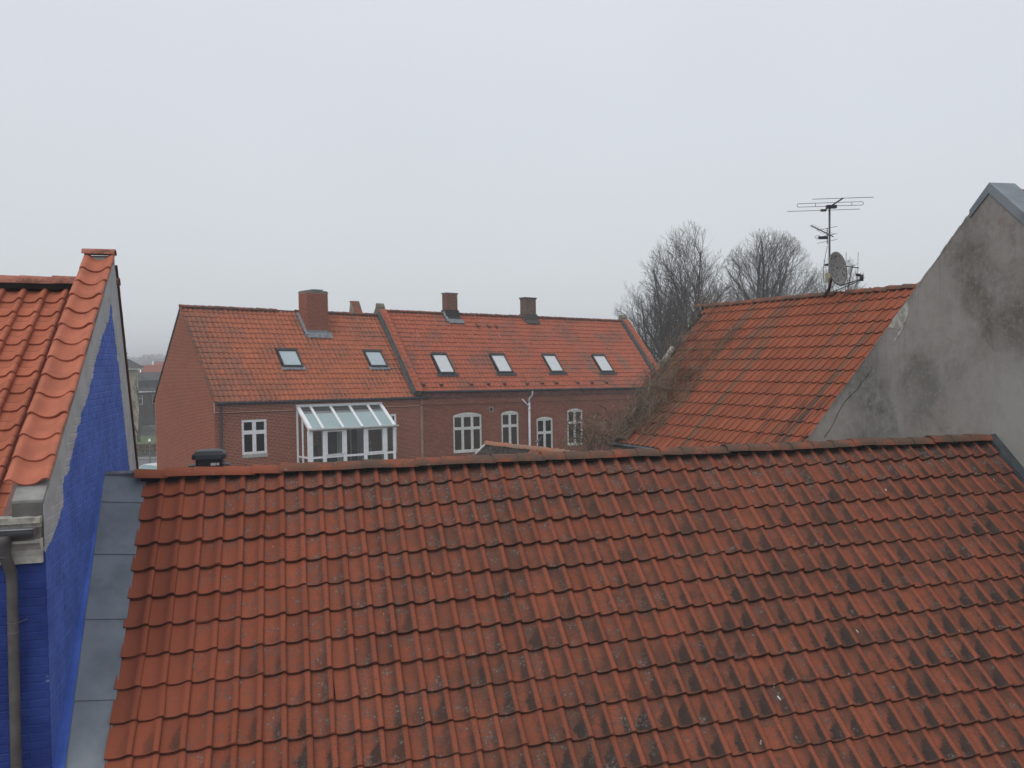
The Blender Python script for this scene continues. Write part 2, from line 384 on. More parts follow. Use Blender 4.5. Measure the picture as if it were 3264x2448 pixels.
M_lead = plain('lead', (0.20, 0.215, 0.23), 0.6, 0.1, var=0.3, scale=9)
M_galv = plain('galvanised_steel', (0.17, 0.175, 0.18), 0.45, 0.5, var=0.15)
M_pipe = plain('brown_grey_pipe', (0.115, 0.105, 0.10), 0.55, 0.2, var=0.25, scale=5)
M_pvc = plain('white_pvc', (0.62, 0.62, 0.64), 0.4, var=0.05)
M_black = plain('black_plastic', (0.022, 0.023, 0.027), 0.45, var=0.2)
M_skframe = plain('dark_aluminium', (0.035, 0.038, 0.036), 0.4, 0.2, var=0.2)
M_concrete = plain('cement_render', (0.17, 0.165, 0.15), 0.95, var=0.3, scale=4)
M_alu = plain('aluminium', (0.55, 0.56, 0.57), 0.4, 0.4, var=0.05)
M_room = plain('dim_room', (0.05, 0.043, 0.035), 0.9, var=0.3, scale=2)
M_antenna = plain('antenna_metal', (0.08, 0.08, 0.085), 0.5, 0.3, var=0.3)
M_wood = plain('old_board', (0.22, 0.14, 0.08), 0.85, var=0.3)

def glass_dark(name, tint=(0.03, 0.026, 0.022), rough=0.06):
    t = NT(name); n1 = t.noise(t.pos, 1.7, 3, 0.6)
    return t.fin(t.mix(t.ss(n1, 0.35, 0.65), tint, tuple(x * 1.9 for x in tint)), rough, spec=0.28)
M_glassd = glass_dark('window_glass', (0.010, 0.0085, 0.0075))
def tinted_glass(name, col, coat=.6):
    t = NT(name); n1 = t.noise(t.vm('MULTIPLY', t.pos, (3, 3, 0.4)), 2.2, 3, 0.6)
    return t.fin(t.mix(n1, tuple(x * 0.8 for x in col), tuple(x * 1.15 for x in col)), 0.12, spec=0.3, Coat_Weight=coat, Coat_Roughness=0.05)
M_glasscurt = tinted_glass('glass_with_brown_curtain', (0.050, 0.034, 0.027), .15)
M_skyglass = tinted_glass('skylight_glass', (0.42, 0.50, 0.52))
M_skyglass2 = tinted_glass('pale_skylight_glass', (0.60, 0.62, 0.62))  # paler base colour for the panes
def clear_glass(name, refl, tint):
    t = NT(name)
    tr = t.n('BsdfTransparent'); tr.inputs[0].default_value = (*tint, 1)
    gl = t.n('BsdfGlossy'); gl.inputs['Roughness'].default_value = 0.05; gl.inputs['Color'].default_value = (0.85, 0.92, 0.93, 1)
    lw = t.n('LayerWeight'); lw.inputs['Blend'].default_value = 0.35
    f = t.m('ADD', t.mul(lw.outputs['Fresnel'], 0.8), refl, clamp=True)
    mx = t.n('MixShader'); t.put(mx.inputs[0], f); t.t.links.new(tr.outputs[0], mx.inputs[1]); t.t.links.new(gl.outputs[0], mx.inputs[2])
    t.t.links.new(mx.outputs[0], t.out.inputs[0]); return t.mat
M_clear = clear_glass('clear_glass', 0.04, (0.82, 0.86, 0.84))
def frosted_roof(name):
    t = NT(name)
    tr = t.n('BsdfTransparent'); tr.inputs[0].default_value = (0.84, 0.90, 0.89, 1)
    df = t.n('BsdfDiffuse'); df.inputs[0].default_value = (0.50, 0.60, 0.61, 1)
    gl = t.n('BsdfGlossy'); gl.inputs['Roughness'].default_value = 0.12
    m1 = t.n('MixShader'); m1.inputs[0].default_value = 0.7; t.t.links.new(df.outputs[0], m1.inputs[1]); t.t.links.new(gl.outputs[0], m1.inputs[2])
    m2 = t.n('MixShader'); m2.inputs[0].default_value = 0.22; t.t.links.new(tr.outputs[0], m2.inputs[1]); t.t.links.new(m1.outputs[0], m2.inputs[2])
    t.t.links.new(m2.outputs[0], t.out.inputs[0]); return t.mat
M_roofglass = frosted_roof('conservatory_roof_glass')
M_roofpale = plain('pale_roof_reflection', (0.74, 0.79, 0.81), .8, var=.05, scale=1)  # pale colour imitating the reflection in the conservatory roof glass

# ------------------------------------------------------------------ generic builders
def tile_mesh(name, w, g, amp, th, lift, mat, lap=0.06, deep=False):
    if deep: prof = [(-0.01, 0.35), (0.06, 0.16), (0.16, 0.05), (0.30, 0.0), (0.42, 0.0), (0.54, 0.06), (0.64, 0.22), (0.72, 0.50), (0.79, 0.80), (0.86, 0.97), (0.92, 1.0), (0.98, 0.92), (1.03, 0.68), (1.045, 0.42)]
    else: prof = [(-0.01, 0.34), (0.07, 0.17), (0.17, 0.05), (0.30, 0.0), (0.43, 0.03), (0.54, 0.13), (0.64, 0.32), (0.72, 0.56), (0.79, 0.79), (0.86, 0.94), (0.925, 1.0), (0.985, 0.92), (1.025, 0.72), (1.04, 0.50)]
    mb = MB(); k = len(prof)
    for (y, dz) in ((-lap, 0.0), (g, lift)):
        for (x, z) in prof: mb.v.append((x * w, y, z * amp + dz - amp - lift))
    for (x, z) in prof: mb.v.append((x * w, g, z * amp + lift - th - amp - lift))
    for (x, z) in prof: mb.v.append((x * w, g * 0.35, z * amp - th - amp - lift + lift * 0.35))
    for i in range(k - 1):
        mb.face(i, i + 1, k + i + 1, k + i)
        mb.face(k + i, k + i + 1, 2 * k + i + 1, 2 * k + i)
        mb.face(2 * k + i, 2 * k + i + 1, 3 * k + i + 1, 3 * k + i)
    n = len(mb.v); mb.v += [(1.04 * w, -lap, 0.3 * amp - th - amp - lift)]
    mb.face(k - 1, n, 3 * k - 1, 2 * k - 1)
    me = mb.mesh(name, mat)
    sm = [True] * len(me.polygons); me.polygons.foreach_set('use_smooth', sm)
    # sharp lower edge
    for e in me.edges:
        a, b = e.vertices
        if k <= a < 2 * k and k <= b < 2 * k: e.use_edge_sharp = True
        if 2 * k <= a < 3 * k and 2 * k <= b < 3 * k: e.use_edge_sharp = True
    return me

def basis(O, x, y, z):
    return Matrix(((x.x, y.x, z.x, O.x), (x.y, y.y, z.y, O.y), (x.z, y.z, z.z, O.z), (0, 0, 0, 1)))

def lay_tiles(parent, me, cells, O, u, v, N, w, g, x0=0.0, jit=1.0, limit=300, name='tile', flip=False, sag=None):
    """every cell (c, r) one tile; the largest seen ones single, the rest joined"""
    v = (v - u * v.dot(u)).normalized(); N = u.cross(v)
    if N.z < 0: N = -N
    mats = []
    for (c, r) in cells:
        P = O + u * (x0 + c * w) + v * (r * g)
        if sag: P = P + N * sag(c, r)
        P += N * R.uniform(-0.002, 0.0025) * jit + v * R.uniform(-0.004, 0.004) * jit + u * R.uniform(-0.002, 0.002) * jit
        M = basis(P, u, v, N) @ Matrix.Rotation(R.gauss(0, 0.008) * jit, 4, 'Z') @ Matrix.Rotation(R.gauss(0, 0.006) * jit, 4, 'Y')
        mats.append((P.length, M))
    mats.sort(key=lambda q: q[0])
    for d, M in mats[:limit]: obj(name, me, parent, M)
    rest = mats[limit:]
    if rest:
        nv = len(me.vertices); co = np.empty(nv * 3, 'f'); me.vertices.foreach_get('co', co); co = co.reshape(-1, 3)
        fl = [tuple(p.vertices) for p in me.polygons]
        allv = []; allf = []
        for i, (d, M) in enumerate(rest):
            A = np.array(M); allv.append(co @ A[:3, :3].T + A[:3, 3]); o = i * nv
            allf += [tuple(x + o for x in f) for f in fl]
        m2 = bpy.data.meshes.new(name); m2.from_pydata(np.concatenate(allv).tolist(), [], allf)
        m2.materials.append(me.materials[0]); m2.polygons.foreach_set('use_smooth', [True] * len(m2.polygons))
        m2.set_sharp_from_angle(angle=math.radians(50)) if hasattr(m2, 'set_sharp_from_angle') else None
        obj(name, m2, parent, kind='stuff')

def cap_mesh(name, L, rad, flat, th, mat, seg=9, taper=0.88):
    """half-round ridge tile along +x, opening down"""
    mb = MB()
    for (x, s) in ((0, 1.0), (L, taper)):
        for k in range(seg + 1):
            a = math.pi * k / seg
            mb.v.append((x, math.cos(a) * rad * s, math.sin(a) * rad * flat * s + (0.0 if x == 0 else -0.004)))
        for k in range(seg + 1):
            a = math.pi * k / seg
            mb.v.append((x, math.cos(a) * (rad * s - th), math.sin(a) * (rad * flat * s - th)))
    n = seg + 1
    for k in range(seg):
        mb.face(k, k + 1, 2 * n + k + 1, 2 * n + k)
        mb.face(k + 1, k, n + k, n + k + 1); mb.face(2 * n + k, 2 * n + k + 1, 3 * n + k + 1, 3 * n + k)
    mb.face(0, 2 * n, 3 * n, n); mb.face(seg, n + seg, 3 * n + seg, 2 * n + seg)
    me = mb.mesh(name, mat, smooth=True)
    me.set_sharp_from_angle(angle=math.radians(45))
    return me

def lay_caps(parent, me, P0, d, L, count, dz=0.0, jit=1.0, name='ridge_tile'):
    d = V(d).normalized(); y = Zv.cross(d).normalized(); z = d.cross(y)
    for i in range(count):
        P = V(P0) + d * (L * i) + Zv * (dz + R.uniform(-0.006, 0.006) * jit)
        M = basis(P, d, y, z) @ Matrix.Rotation(R.gauss(0.01, 0.012) * jit, 4, 'Y') @ Matrix.Rotation(R.gauss(0, 0.012) * jit, 4, 'Z')
        obj(name, me, parent, M)

def subtract(iv, holes):
    out = [iv]
    for h0, h1 in holes:
        nx = []
        for a, b in out:
            if h1 <= a or h0 >= b: nx.append((a, b)); continue
            if h0 > a: nx.append((a, h0))
            if h1 < b: nx.append((h1, b))
        out = nx
    return out

def bricks(mb, fr, c0, c1, span, holes, n, proud=0.006, bl=0.225, jo=0.0155, ch=0.0667, seed=1):
    """running bond; fr(a, c, out) -> point; span(c)->(a0,a1) ; holes: list of functions c->(a0,a1) or None"""
    rr = random.Random(seed); k = 0; c = c0
    while c > c1:
        lo, hi = c - ch + jo, c
        iv = span((lo + hi) / 2)
        if iv:
            hs = [h((lo + hi) / 2) for h in holes]; hs = [h for h in hs if h]
            P = bl + jo; off = (0.5 * P if k % 2 else 0) + (0.25 * P if k % 4 > 1 else 0)
            for (a, b) in subtract(iv, hs):
                x = math.floor((a - off) / P) * P + off
                while x < b:
                    x0, x1 = max(x, a), min(x + bl, b)
                    if x1 - x0 > 0.03:
                        p = proud * rr.uniform(0.6, 1.3); dz = rr.uniform(-0.0015, 0.0015)
                        q = [fr(x0, lo + dz, 0), fr(x1, lo + dz, 0), fr(x1, hi + dz, 0), fr(x0, hi + dz, 0)]
                        f = [fr(x0, lo + dz, p), fr(x1, lo + dz, p), fr(x1, hi + dz, p), fr(x0, hi + dz, p)]
                        i = len(mb.v); mb.v += [tuple(t) for t in q + f]
                        mb.face(i + 4, i + 5, i + 6, i + 7)
                        for s in range(4): mb.face(i + s, i + (s + 1) % 4, i + 4 + (s + 1) % 4, i + 4 + s)
                    x += P
        c -= ch; k += 1

# ================================================================== GROUND
def ground_mat():
    t = NT('town_ground')
    n1 = t.noise(t.pos, 0.3, 5, 0.6); n2 = t.noise(t.pos, 3, 4, 0.6)
    col = t.mix(t.ss(n1, 0.4, 0.6), (0.07, 0.068, 0.062), (0.10, 0.095, 0.085))
    return t.fin(t.mix(t.mul(n2, 0.3), col, (0.05, 0.05, 0.045)), 0.95)
g = MB(); g.quad((-600, -150, GZ), (600, -150, GZ), (600, 900, GZ), (-600, 900, GZ))
struct(g.build('ground', ground_mat()))
def far_frame(x, y):    # axes for the far street scene, facing the camera
    d = V((x, y, 0)).normalized(); return V((d.y, -d.x, 0)), d

# ================================================================== NEAR HOUSE (roof fills the foreground)
near = thing('terraced_house', 'low terraced house whose broad lichen-spotted red pantile roof fills the foreground', 'house', st(5.3, 3, GZ))
m = MB()
hd = -0.155
for (s0, s1) in ((0.0, 4.72),):
    m.hexa([fg(-0.36, s0, hd - .1), fg(10.78, s0, hd - .1), fg(10.78, s1, hd - .1), fg(-0.30, s1, hd - .1),
            fg(-0.36, s0, hd), fg(10.78, s0, hd), fg(10.78, s1, hd), fg(-0.30, s1, hd)])
m.build('roof_deck', M_dark, near)
m = MB()      # rear slope and walls
zr = O0.z - 0.12; ze = zr - 3.1
m.hexa([st(-0.3, 0, zr - .15), st(10.75, 0, zr - .15), st(10.75, -3.7, ze - .15), st(-0.3, -3.7, ze - .15),
        st(-0.3, 0, zr), st(10.75, 0, zr), st(10.75, -3.7, ze), st(-0.3, -3.7, ze)])
m.build('rear_roof_slope', M_cap_red, near)
m = MB()
m.box(st, (-0.15, -3.5, GZ), (10.7, 3.35, ze - 0.25))
m.build('wall', mortar('house_render', (0.42, 0.40, 0.35)), near)
me = tile_mesh('tile', W0, G0, 0.045, 0.022, 0.040, M_tile_near)
cells = [(c, r) for r in range(15) for c in range(52)]
lay_tiles(near, me, cells, O0, u0, v0, N0, W0, G0, x0=0.016, jit=1.7, sag=lambda c, r: .007 * math.sin(c * .33 + r * .8) + .006 * math.sin(c * .12 - r * .5))
# dark ventilation roll under the ridge tiles
m = MB(); m.tube([st(-0.02, 0.0, O0.z - 0.09), st(10.68, 0.0, O0.z - 0.09)], 0.035, 8)
m.build('ridge_roll', M_dark, near)
cme = cap_mesh('ridge_tile', 0.335, 0.125, 0.66, 0.016, M_cap_near, taper=.90)
lay_caps(near, cme, st(-0.075, 0.0, O0.z - 0.050), u0, 0.298, 36, jit=1.3)
# zinc sheets between roof and the blue gable
def zinc_mat():
    t = NT('zinc_sheet')
    n1 = t.noise(t.pos, 2.2, 4, 0.6); n2 = t.noise(t.vm('MULTIPLY', t.pos, (9, 1.5, 2.5)), 3, 4, 0.6); n3 = t.noise(t.pos, 22, 4, 0.7)
    c = t.mix(t.ss(n1, 0.35, 0.65), (0.15, 0.172, 0.19), (0.215, 0.242, 0.262))
    c = t.mix(t.mul(t.ss(n2, 0.55, 0.75), 0.35), c, (0.20, 0.22, 0.24))
    c = t.mix(t.mul(t.ss(n3, 0.72, 0.76), 0.8), c, (0.36, 0.36, 0.35))
    return t.fin(c, 0.6, 0.15, t.bump(n1, 0.2, 0.02), 0.4)
M_zs = zinc_mat()
seams = [0.0, 0.367, 1.037, 1.782, 2.594, 3.45, 4.3, 4.75]
lx = lambda s: -0.375 + 0.034 * s
for i in range(len(seams) - 1):
    s0, s1 = seams[i], seams[i + 1] + 0.02; h0, h1 = -0.012, -0.002
    m = MB()
    m.hexa([fg(lx(s0), s0, h0 - .012), fg(0.03, s0, h0 - .06), fg(0.03, s1, h1 - .06), fg(lx(s1), s1, h1 - .012),
            fg(lx(s0), s0, h0), fg(0.03, s0, h0 - .045), fg(0.03, s1, h1 - .045), fg(lx(s1), s1, h1)])
    m.quad(fg(lx(s0), s0, h0), fg(lx(s1), s1, h1), fg(lx(s1) - 0.006, s1, h1 + 0.035), fg(lx(s0) - 0.006, s0, h0 + 0.035))
    m.build('zinc_sheet', M_zs, near)
m = MB()      # painted fillet that closes the joint between gable and zinc
q_ = []
for s0 in seams[:1] + seams[-1:]:
    q_.append([fg(-0.44, s0, -.06), fg(lx(s0) - .003, s0, -.06), fg(lx(s0) - .003, s0, .03), fg(-0.44, s0, .045)])
m.hexa([q_[0][0], q_[0][1], q_[1][1], q_[1][0], q_[0][3], q_[0][2], q_[1][2], q_[1][3]]); FILLET = m
m = MB(); m.hexa([fg(-0.375, -0.02, -.03), fg(-0.07, -0.02, -.03), fg(-0.07, 0.02, -.03), fg(-0.375, 0.02, -.03), fg(-0.375, -0.02, .012), fg(-0.07, -0.02, .012), fg(-0.07, 0.012, .004), fg(-0.375, 0.012, .004)])
m.build('zinc_ridge_fold', M_lead, near)
m = MB(); m.hexa([fg(10.672, 0, -.07), fg(10.80, 0, -.07), fg(10.80, 4.75, -.07), fg(10.672, 4.75, -.07), fg(10.690, 0, .012), fg(10.80, 0, .035), fg(10.80, 4.75, .035), fg(10.690, 4.75, .012)])
m.build('verge_flashing', M_zincd, near)
m = MB(); m.box(st, (-0.1, 3.55, -4.45), (10.7, 3.72, -4.33)); m.build('gutter', M_galv, near)

# black roof fan sitting behind the ridge
fan = thing('roof_ventilator', 'black mushroom-shaped roof ventilator standing behind the red ridge tiles', 'roof ventilator', st(0.67, -0.22, -1.3))
fr_ = lambda a, b, c: st(0.66 + a, -0.22 - b, -1.02 + c)
def rbox(m, hx, hy, z0, z1, hx1, hy1, bev):
    pts = lambda x, y, z: [fr_(px, py, z) for px, py in ((-x + bev, -y), (x - bev, -y), (x, -y + bev), (x, y - bev), (x - bev, y), (-x + bev, y), (-x, y - bev), (-x, -y + bev))]
    a = pts(hx, hy, z0); b = pts(hx1, hy1, z1); n = len(m.v); m.v += [tuple(q) for q in a + b]
    for i in range(8): j = (i + 1) % 8; m.face(n + i, n + j, n + 8 + j, n + 8 + i)
    m.face(*[n + 8 + i for i in range(8)]); m.face(*[n + i for i in reversed(range(8))])
m = MB(); rbox(m, .178, .178, -.005, .04, .172, .172, .04); rbox(m, .172, .172, .04, .078, .135, .135, .04); rbox(m, .135, .135, .078, .084, .11, .11, .04); m.build('hood', M_black, fan)
m = MB(); rbox(m, .138, .138, -.16, -.005, .138, .138, .025); m.build('body', M_black, fan)
m = MB(); rbox(m, .20, .16, -.175, -.155, .20, .16, .02); m.box(fr_, (-.215, -.1, -.09), (-.138, .1, -.075)); m.box(fr_, (.138, -.1, -.09), (.215, .1, -.075)); m.build('base_flange', M_zincd, fan)
m = MB(); m.box(fr_, (.02, -.143, -.078), (.072, -.138, -.050)); m.box(fr_, (.080, -.143, -.076), (.108, -.138, -.050)); m.build('label_plate', plain('pale_label', (0.5, 0.5, 0.5), 0.5), fan)

# ================================================================== GREY GABLE (right)
grey = thing('grey_gabled_house', 'tall house at the right with a bare stained grey cement gable and zinc coping', 'house', st(14, 0, GZ))
AG = 10.80
zg = lambda s, t=2.275: t - 0.858 * abs(s + 0.06)
def render_mat():
    t = NT('stained_cement')
    d = t.vm('SUBTRACT', t.pos, tuple(st(AG, 0, 0)))
    s = t.vm('DOT_PRODUCT', d, tuple(n0)); z = t.n('SeparateXYZ'); t.put(z.inputs[0], t.pos); z = z.outputs[2]
    P = t.xyz(s, z); Pv = t.xyz(s, t.mul(z, 0.65))
    n1 = t.noise(Pv, 1.1, 6, 0.62, 0.6); n2 = t.noise(P, 5, 6, 0.65); n3 = t.noise(P, 42, 4, 0.7); n4 = t.noise(P, 0.55, 3, 0.5)
    c = t.mix(t.ss(n1, 0.38, 0.62), (0.130, 0.118, 0.098), (0.275, 0.265, 0.245))
    c = t.mix(t.ss(z, 0.6, -0.9, 0.0, 0.55), c, t.mix(n1, (0.170, 0.172, 0.155), (0.32, 0.325, 0.30)))
    c = t.mix(t.mul(t.ss(n2, 0.46, 0.66), 0.5), c, (0.098, 0.088, 0.074))
    c = t.mix(t.mul(t.ss(t.noise(P, 16, 5, 0.7), 0.50, 0.66), 0.45), c, (0.32, 0.31, 0.285))
    c = t.mix(t.mul(t.ss(t.noise(P, 2.6, 6, 0.7), 0.50, 0.62), 0.55), c, (0.125, 0.118, 0.100))
    # dark run-off stains below the far slope
    st2 = t.mul(t.ss(s, -1.9, -2.7), t.ss(t.add(n1, t.mul(n2, 0.5)), 0.68, 0.9))
    c = t.mix(t.mul(st2, 0.75), c, (0.050, 0.048, 0.043))
    c = t.mix(t.mul(t.ss(t.noise(t.xyz(t.mul(s, 3.0), t.mul(z, 1.2)), 1.3, 4), 0.55, 0.7), 0.22), c, (0.075, 0.068, 0.056))
    # pale worn patch under the apex and weathered lower right
    c = t.mix(t.mul(t.ss(t.add(n4, t.mul(n2, 0.4)), 0.58, 0.76), 0.6), c, (0.32, 0.30, 0.275))
    c = t.mix(t.mul(t.mul(t.ss(s, -0.4, 0.6), t.ss(z, 0.5, -0.7)), 0.7), c, (0.33, 0.33, 0.31))
    dx = t.sub(s, 0.17); dz = t.sub(z, 1.72)
    rp = t.m('SQRT', t.add(t.mul(dx, dx), t.mul(dz, dz)))
    c = t.mix(t.mul(t.ss(t.add(rp, t.mul(t.sub(n2, 0.5), 0.8)), 0.16, 0.02), 0.45), c, (0.20, 0.13, 0.10))
    under = t.sub(t.sub(2.2, t.mul(t.m('ABSOLUTE', t.add(s, 0.06)), 0.858)), z)
    drip = t.mul(t.ss(t.noise(t.xyz(t.mul(s, 9.0), t.mul(z, 0.5)), 1.0, 4, 0.6), 0.50, 0.64), t.ss(under, 1.6, 0.0))
    c = t.mix(t.mul(drip, 0.15), c, (0.055, 0.050, 0.043))
    c = t.mix(t.mul(t.ss(n3, 0.70, 0.76), 0.6), c, (0.34, 0.33, 0.30))
    h = t.add(t.mul(n3, 0.5), t.add(n2, t.mul(n1, 1.5)))
    return t.fin(c, 0.95, normal=t.bump(h, 0.35, 0.02), spec=0.1)
M_render = render_mat()
m = MB()
m.prism([st(AG, -5.6, GZ), st(AG, 5.6, GZ), st(AG, 5.6, zg(5.6)), st(AG, -0.06, zg(-0.06)), st(AG, -5.6, zg(-5.6))], u0 * 0.35)
m.build('gable_wall', M_render, grey)
m = MB()
for sg in (1, -1):
    e = -0.06 + sg * 5.9
    m.prism([st(AG + .35, -0.06, zg(-0.06) - .05), st(AG + .35, e, zg(e) - .05), st(AG + .35, e, zg(e) - .25), st(AG + .35, -0.06, zg(-0.06) - .3)], u0 * 8)
m.build('roof', M_cap_red, grey)
m = MB(); m.box(st, (AG + .35, -5.3, GZ), (AG + 8, 5.3, zg(5.3) - .35)); m.build('wall', M_render, grey)
# coping
def slope_strip(m, a0, a1, s0, s1, z0t, z1t, z0b, z1b):
    m.hexa([st(a0, s0, z0b), st(a1, s0, z0b), st(a1, s1, z1b), st(a0, s1, z1b), st(a0, s0, z0t), st(a1, s0, z0t), st(a1, s1, z1t), st(a0, s1, z1t)])
m = MB(); zc = lambda s: 2.30 - 0.858 * abs(s + 0.06)
slope_strip(m, AG - .018, AG + .40, -0.06, -0.425, zc(-.06), zc(-.425), zc(-.06) - .135, zc(-.425) - .105)
m.build('coping_sheet', M_zs, grey)
for (q0, q1) in ((-0.06, 1.35), (1.36, 2.9), (2.91, 5.2)):
    m = MB(); slope_strip(m, AG - .018, AG + .40, q0, q1, zc(q0), zc(q1), zc(q0) - .15, zc(q1) - .15); m.build('coping_sheet', M_zs, grey)
# newer mortar repair
M_patch = plain('fresh_mortar', (0.36, 0.35, 0.31), 0.95, var=0.3, scale=12)
pp = [(-1.736, 0.817), (-1.70, 0.72), (-1.712, 0.627), (-1.76, 0.54), (-1.821, 0.478), (-1.931, 0.393), (-2.06, 0.42), (-2.198, 0.431), (-2.092, 0.546), (-1.93, 0.69)]
m = MB(); m.prism([st(AG - .006, s, z - .01) for s, z in pp], u0 * 0.005); m.build('mortar_patch', M_patch, grey)
pp = [(-1.80, 0.50), (-1.86, 0.36), (-2.03, 0.195), (-2.09, 0.215), (-2.0, 0.27), (-1.89, 0.41)]
m = MB(); m.prism([st(AG - .005, s, z) for s, z in pp], u0 * 0.004); m.build('mortar_smear', M_patch, grey)
m = MB(); sv = -0.50
while sv > -5.2:      # crumbling mortar edge along the far slope
    w_ = R.uniform(.05, .16); h_ = R.uniform(-.012, .022); z0_ = zg(sv) - .03; z1_ = zg(sv - w_) - .03
    m.hexa([st(AG - .004, sv, z0_), st(AG + .12, sv, z0_), st(AG + .12, sv - w_, z1_), st(AG - .004, sv - w_, z1_), st(AG - .004, sv, z0_ + .035 + h_), st(AG + .12, sv, z0_ + .03), st(AG + .12, sv - w_, z1_ + .03), st(AG - .004, sv - w_, z1_ + .03 + h_ * .5)]); sv -= w_
m.build('verge_mortar', M_render, grey)
# the open crack of the old roofline
m = MB()
ck = [(-2.62, -0.26), (-2.804, -0.407), (-2.90, -0.47), (-3.016, -0.577), (-3.2, -0.70), (-3.375, -0.807), (-3.49, -0.93), (-3.603, -1.04), (-3.71, -1.2), (-3.797, -1.315), (-3.993, -1.46)]
ck = [(s + R.uniform(-.02, .02), z + R.uniform(-.015, .015)) for s, z in ck]
for (p, q) in zip(ck, ck[1:]):
    w_ = R.uniform(0.005, 0.012); m.quad(st(AG - .003, p[0], p[1]), st(AG - .003, q[0], q[1]), st(AG - .003, q[0] + w_, q[1] - w_), st(AG - .003, p[0] + w_, p[1] - w_))
m.build('crack', M_dark, grey)

# ================================================================== BLUE HOUSE (left)
blue = thing('blue_house', 'blue painted brick house at the left edge with clean red pantiles and parapet gable', 'house', lf(-2.5, 0, GZ))
sF = 2.523
zf_ = lambda s: 1.03 - 0.667 * (s + 0.623)        # underside line of the parapet tiles, front
zb_ = lambda s: 1.235 + 2.13 * (s + 0.93)          # rear slope
def blue_mat():
    t = NT('blue_painted_brick')
    d = t.vm('SUBTRACT', t.pos, tuple(A0))
    s = t.vm('DOT_PRODUCT', d, tuple(nl)); a = t.vm('DOT_PRODUCT', d, tuple(ul))
    sp = t.n('SeparateXYZ'); t.put(sp.inputs[0], t.pos); z = sp.outputs[2]
    P = t.xyz(s, z, a)
    course = t.m('FLOOR', t.m('DIVIDE', z, 0.0667))
    rag = t.sub(t.noise(t.xyz(t.mul(course, 3.7), t.mul(s, 2.0)), 0.7, 2, 0.5), 0.5)
    brush = t.sub(t.noise(t.xyz(t.mul(s, 26.0), t.mul(z, 3.5)), 1.0, 4, 0.7), 0.5)
    wob = t.sub(t.noise(P, 1.6, 3, 0.5), 0.5)
    r = t.add(t.add(t.mul(rag, 0.26), t.mul(brush, 0.26)), t.mul(wob, 0.36))
    se = t.add(-0.623, t.m('DIVIDE', t.sub(1.155, z), 0.667))
    sb = t.add(-0.93, t.m('DIVIDE', t.sub(z, 1.235), 2.13))
    wf = t.mul(t.ss(z, -1.60, -1.12), 0.73)
    f = t.sub(t.m('MINIMUM', se, 2.62), s); f = t.ss(t.add(t.sub(wf, f), r), -0.012, 0.012)
    b = t.sub(s, sb); b = t.ss(t.add(t.sub(0.52, b), t.mul(r, 0.55)), -0.012, 0.012)
    g_ = t.m('MAXIMUM', f, b)
    g_ = t.mul(g_, t.ss(a, -0.03, -0.005))
    n1 = t.noise(P, 3, 5, 0.6); n2 = t.noise(P, 30, 4, 0.7); n3 = t.noise(t.xyz(t.mul(s, 24.0), t.mul(z, 9.0)), 1.2, 3, 0.6)
    cb = t.mix(t.ss(n1, 0.35, 0.65), (0.052, 0.112, 0.40), (0.078, 0.155, 0.52))
    cb = t.mix(t.ss(t.noise(P, 9, 5, 0.7), 0.55, 0.72, 0, 0.5), cb, (0.10, 0.165, 0.42))
    cb = t.mix(t.mul(t.ss(n3, 0.72, 0.76), 0.8), cb, (0.014, 0.022, 0.075))
    cb = t.mix(t.mul(t.ss(t.noise(P, 4.5, 2), 0.745, 0.76), t.ss(n2, 0.4, 0.5)), cb, (0.16, 0.09, 0.06))
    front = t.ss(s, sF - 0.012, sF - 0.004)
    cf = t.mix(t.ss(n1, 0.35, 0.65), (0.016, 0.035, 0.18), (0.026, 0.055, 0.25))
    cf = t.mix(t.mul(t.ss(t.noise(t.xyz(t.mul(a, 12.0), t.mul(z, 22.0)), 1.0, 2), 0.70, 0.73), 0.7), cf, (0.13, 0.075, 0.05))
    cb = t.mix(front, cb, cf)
    cg = t.mix(t.ss(n1, 0.3, 0.7), (0.36, 0.37, 0.365), (0.46, 0.47, 0.465))
    cg = t.mix(t.mul(t.ss(t.noise(t.xyz(t.mul(s, 18.0), t.mul(z, 6.0)), 1.0, 4, 0.6), 0.62, 0.70), 0.5), cg, (0.14, 0.14, 0.135))
    return t.fin(t.mix(g_, cb, cg), 0.75, normal=t.bump(t.add(n2, t.mul(n1, 2.0)), 0.25, 0.006), spec=0.25)
M_blue = blue_mat()
m = MB()
poly = [(-2.95, GZ), (sF, GZ), (sF, -1.072), (-0.77, 1.122), (-0.93, 1.21), (-0.99, 1.10), (-2.95, zb_(-2.95))]
m.prism([lf(0, s, z) for s, z in poly], ul * -0.226)
# facade to the street
m.box(lf, (-6.0, sF - 0.3, GZ), (-0.2265, sF, -1.40))
m.build('wall', M_blue, blue)
FILLET.build('painted_fillet', M_blue, blue)
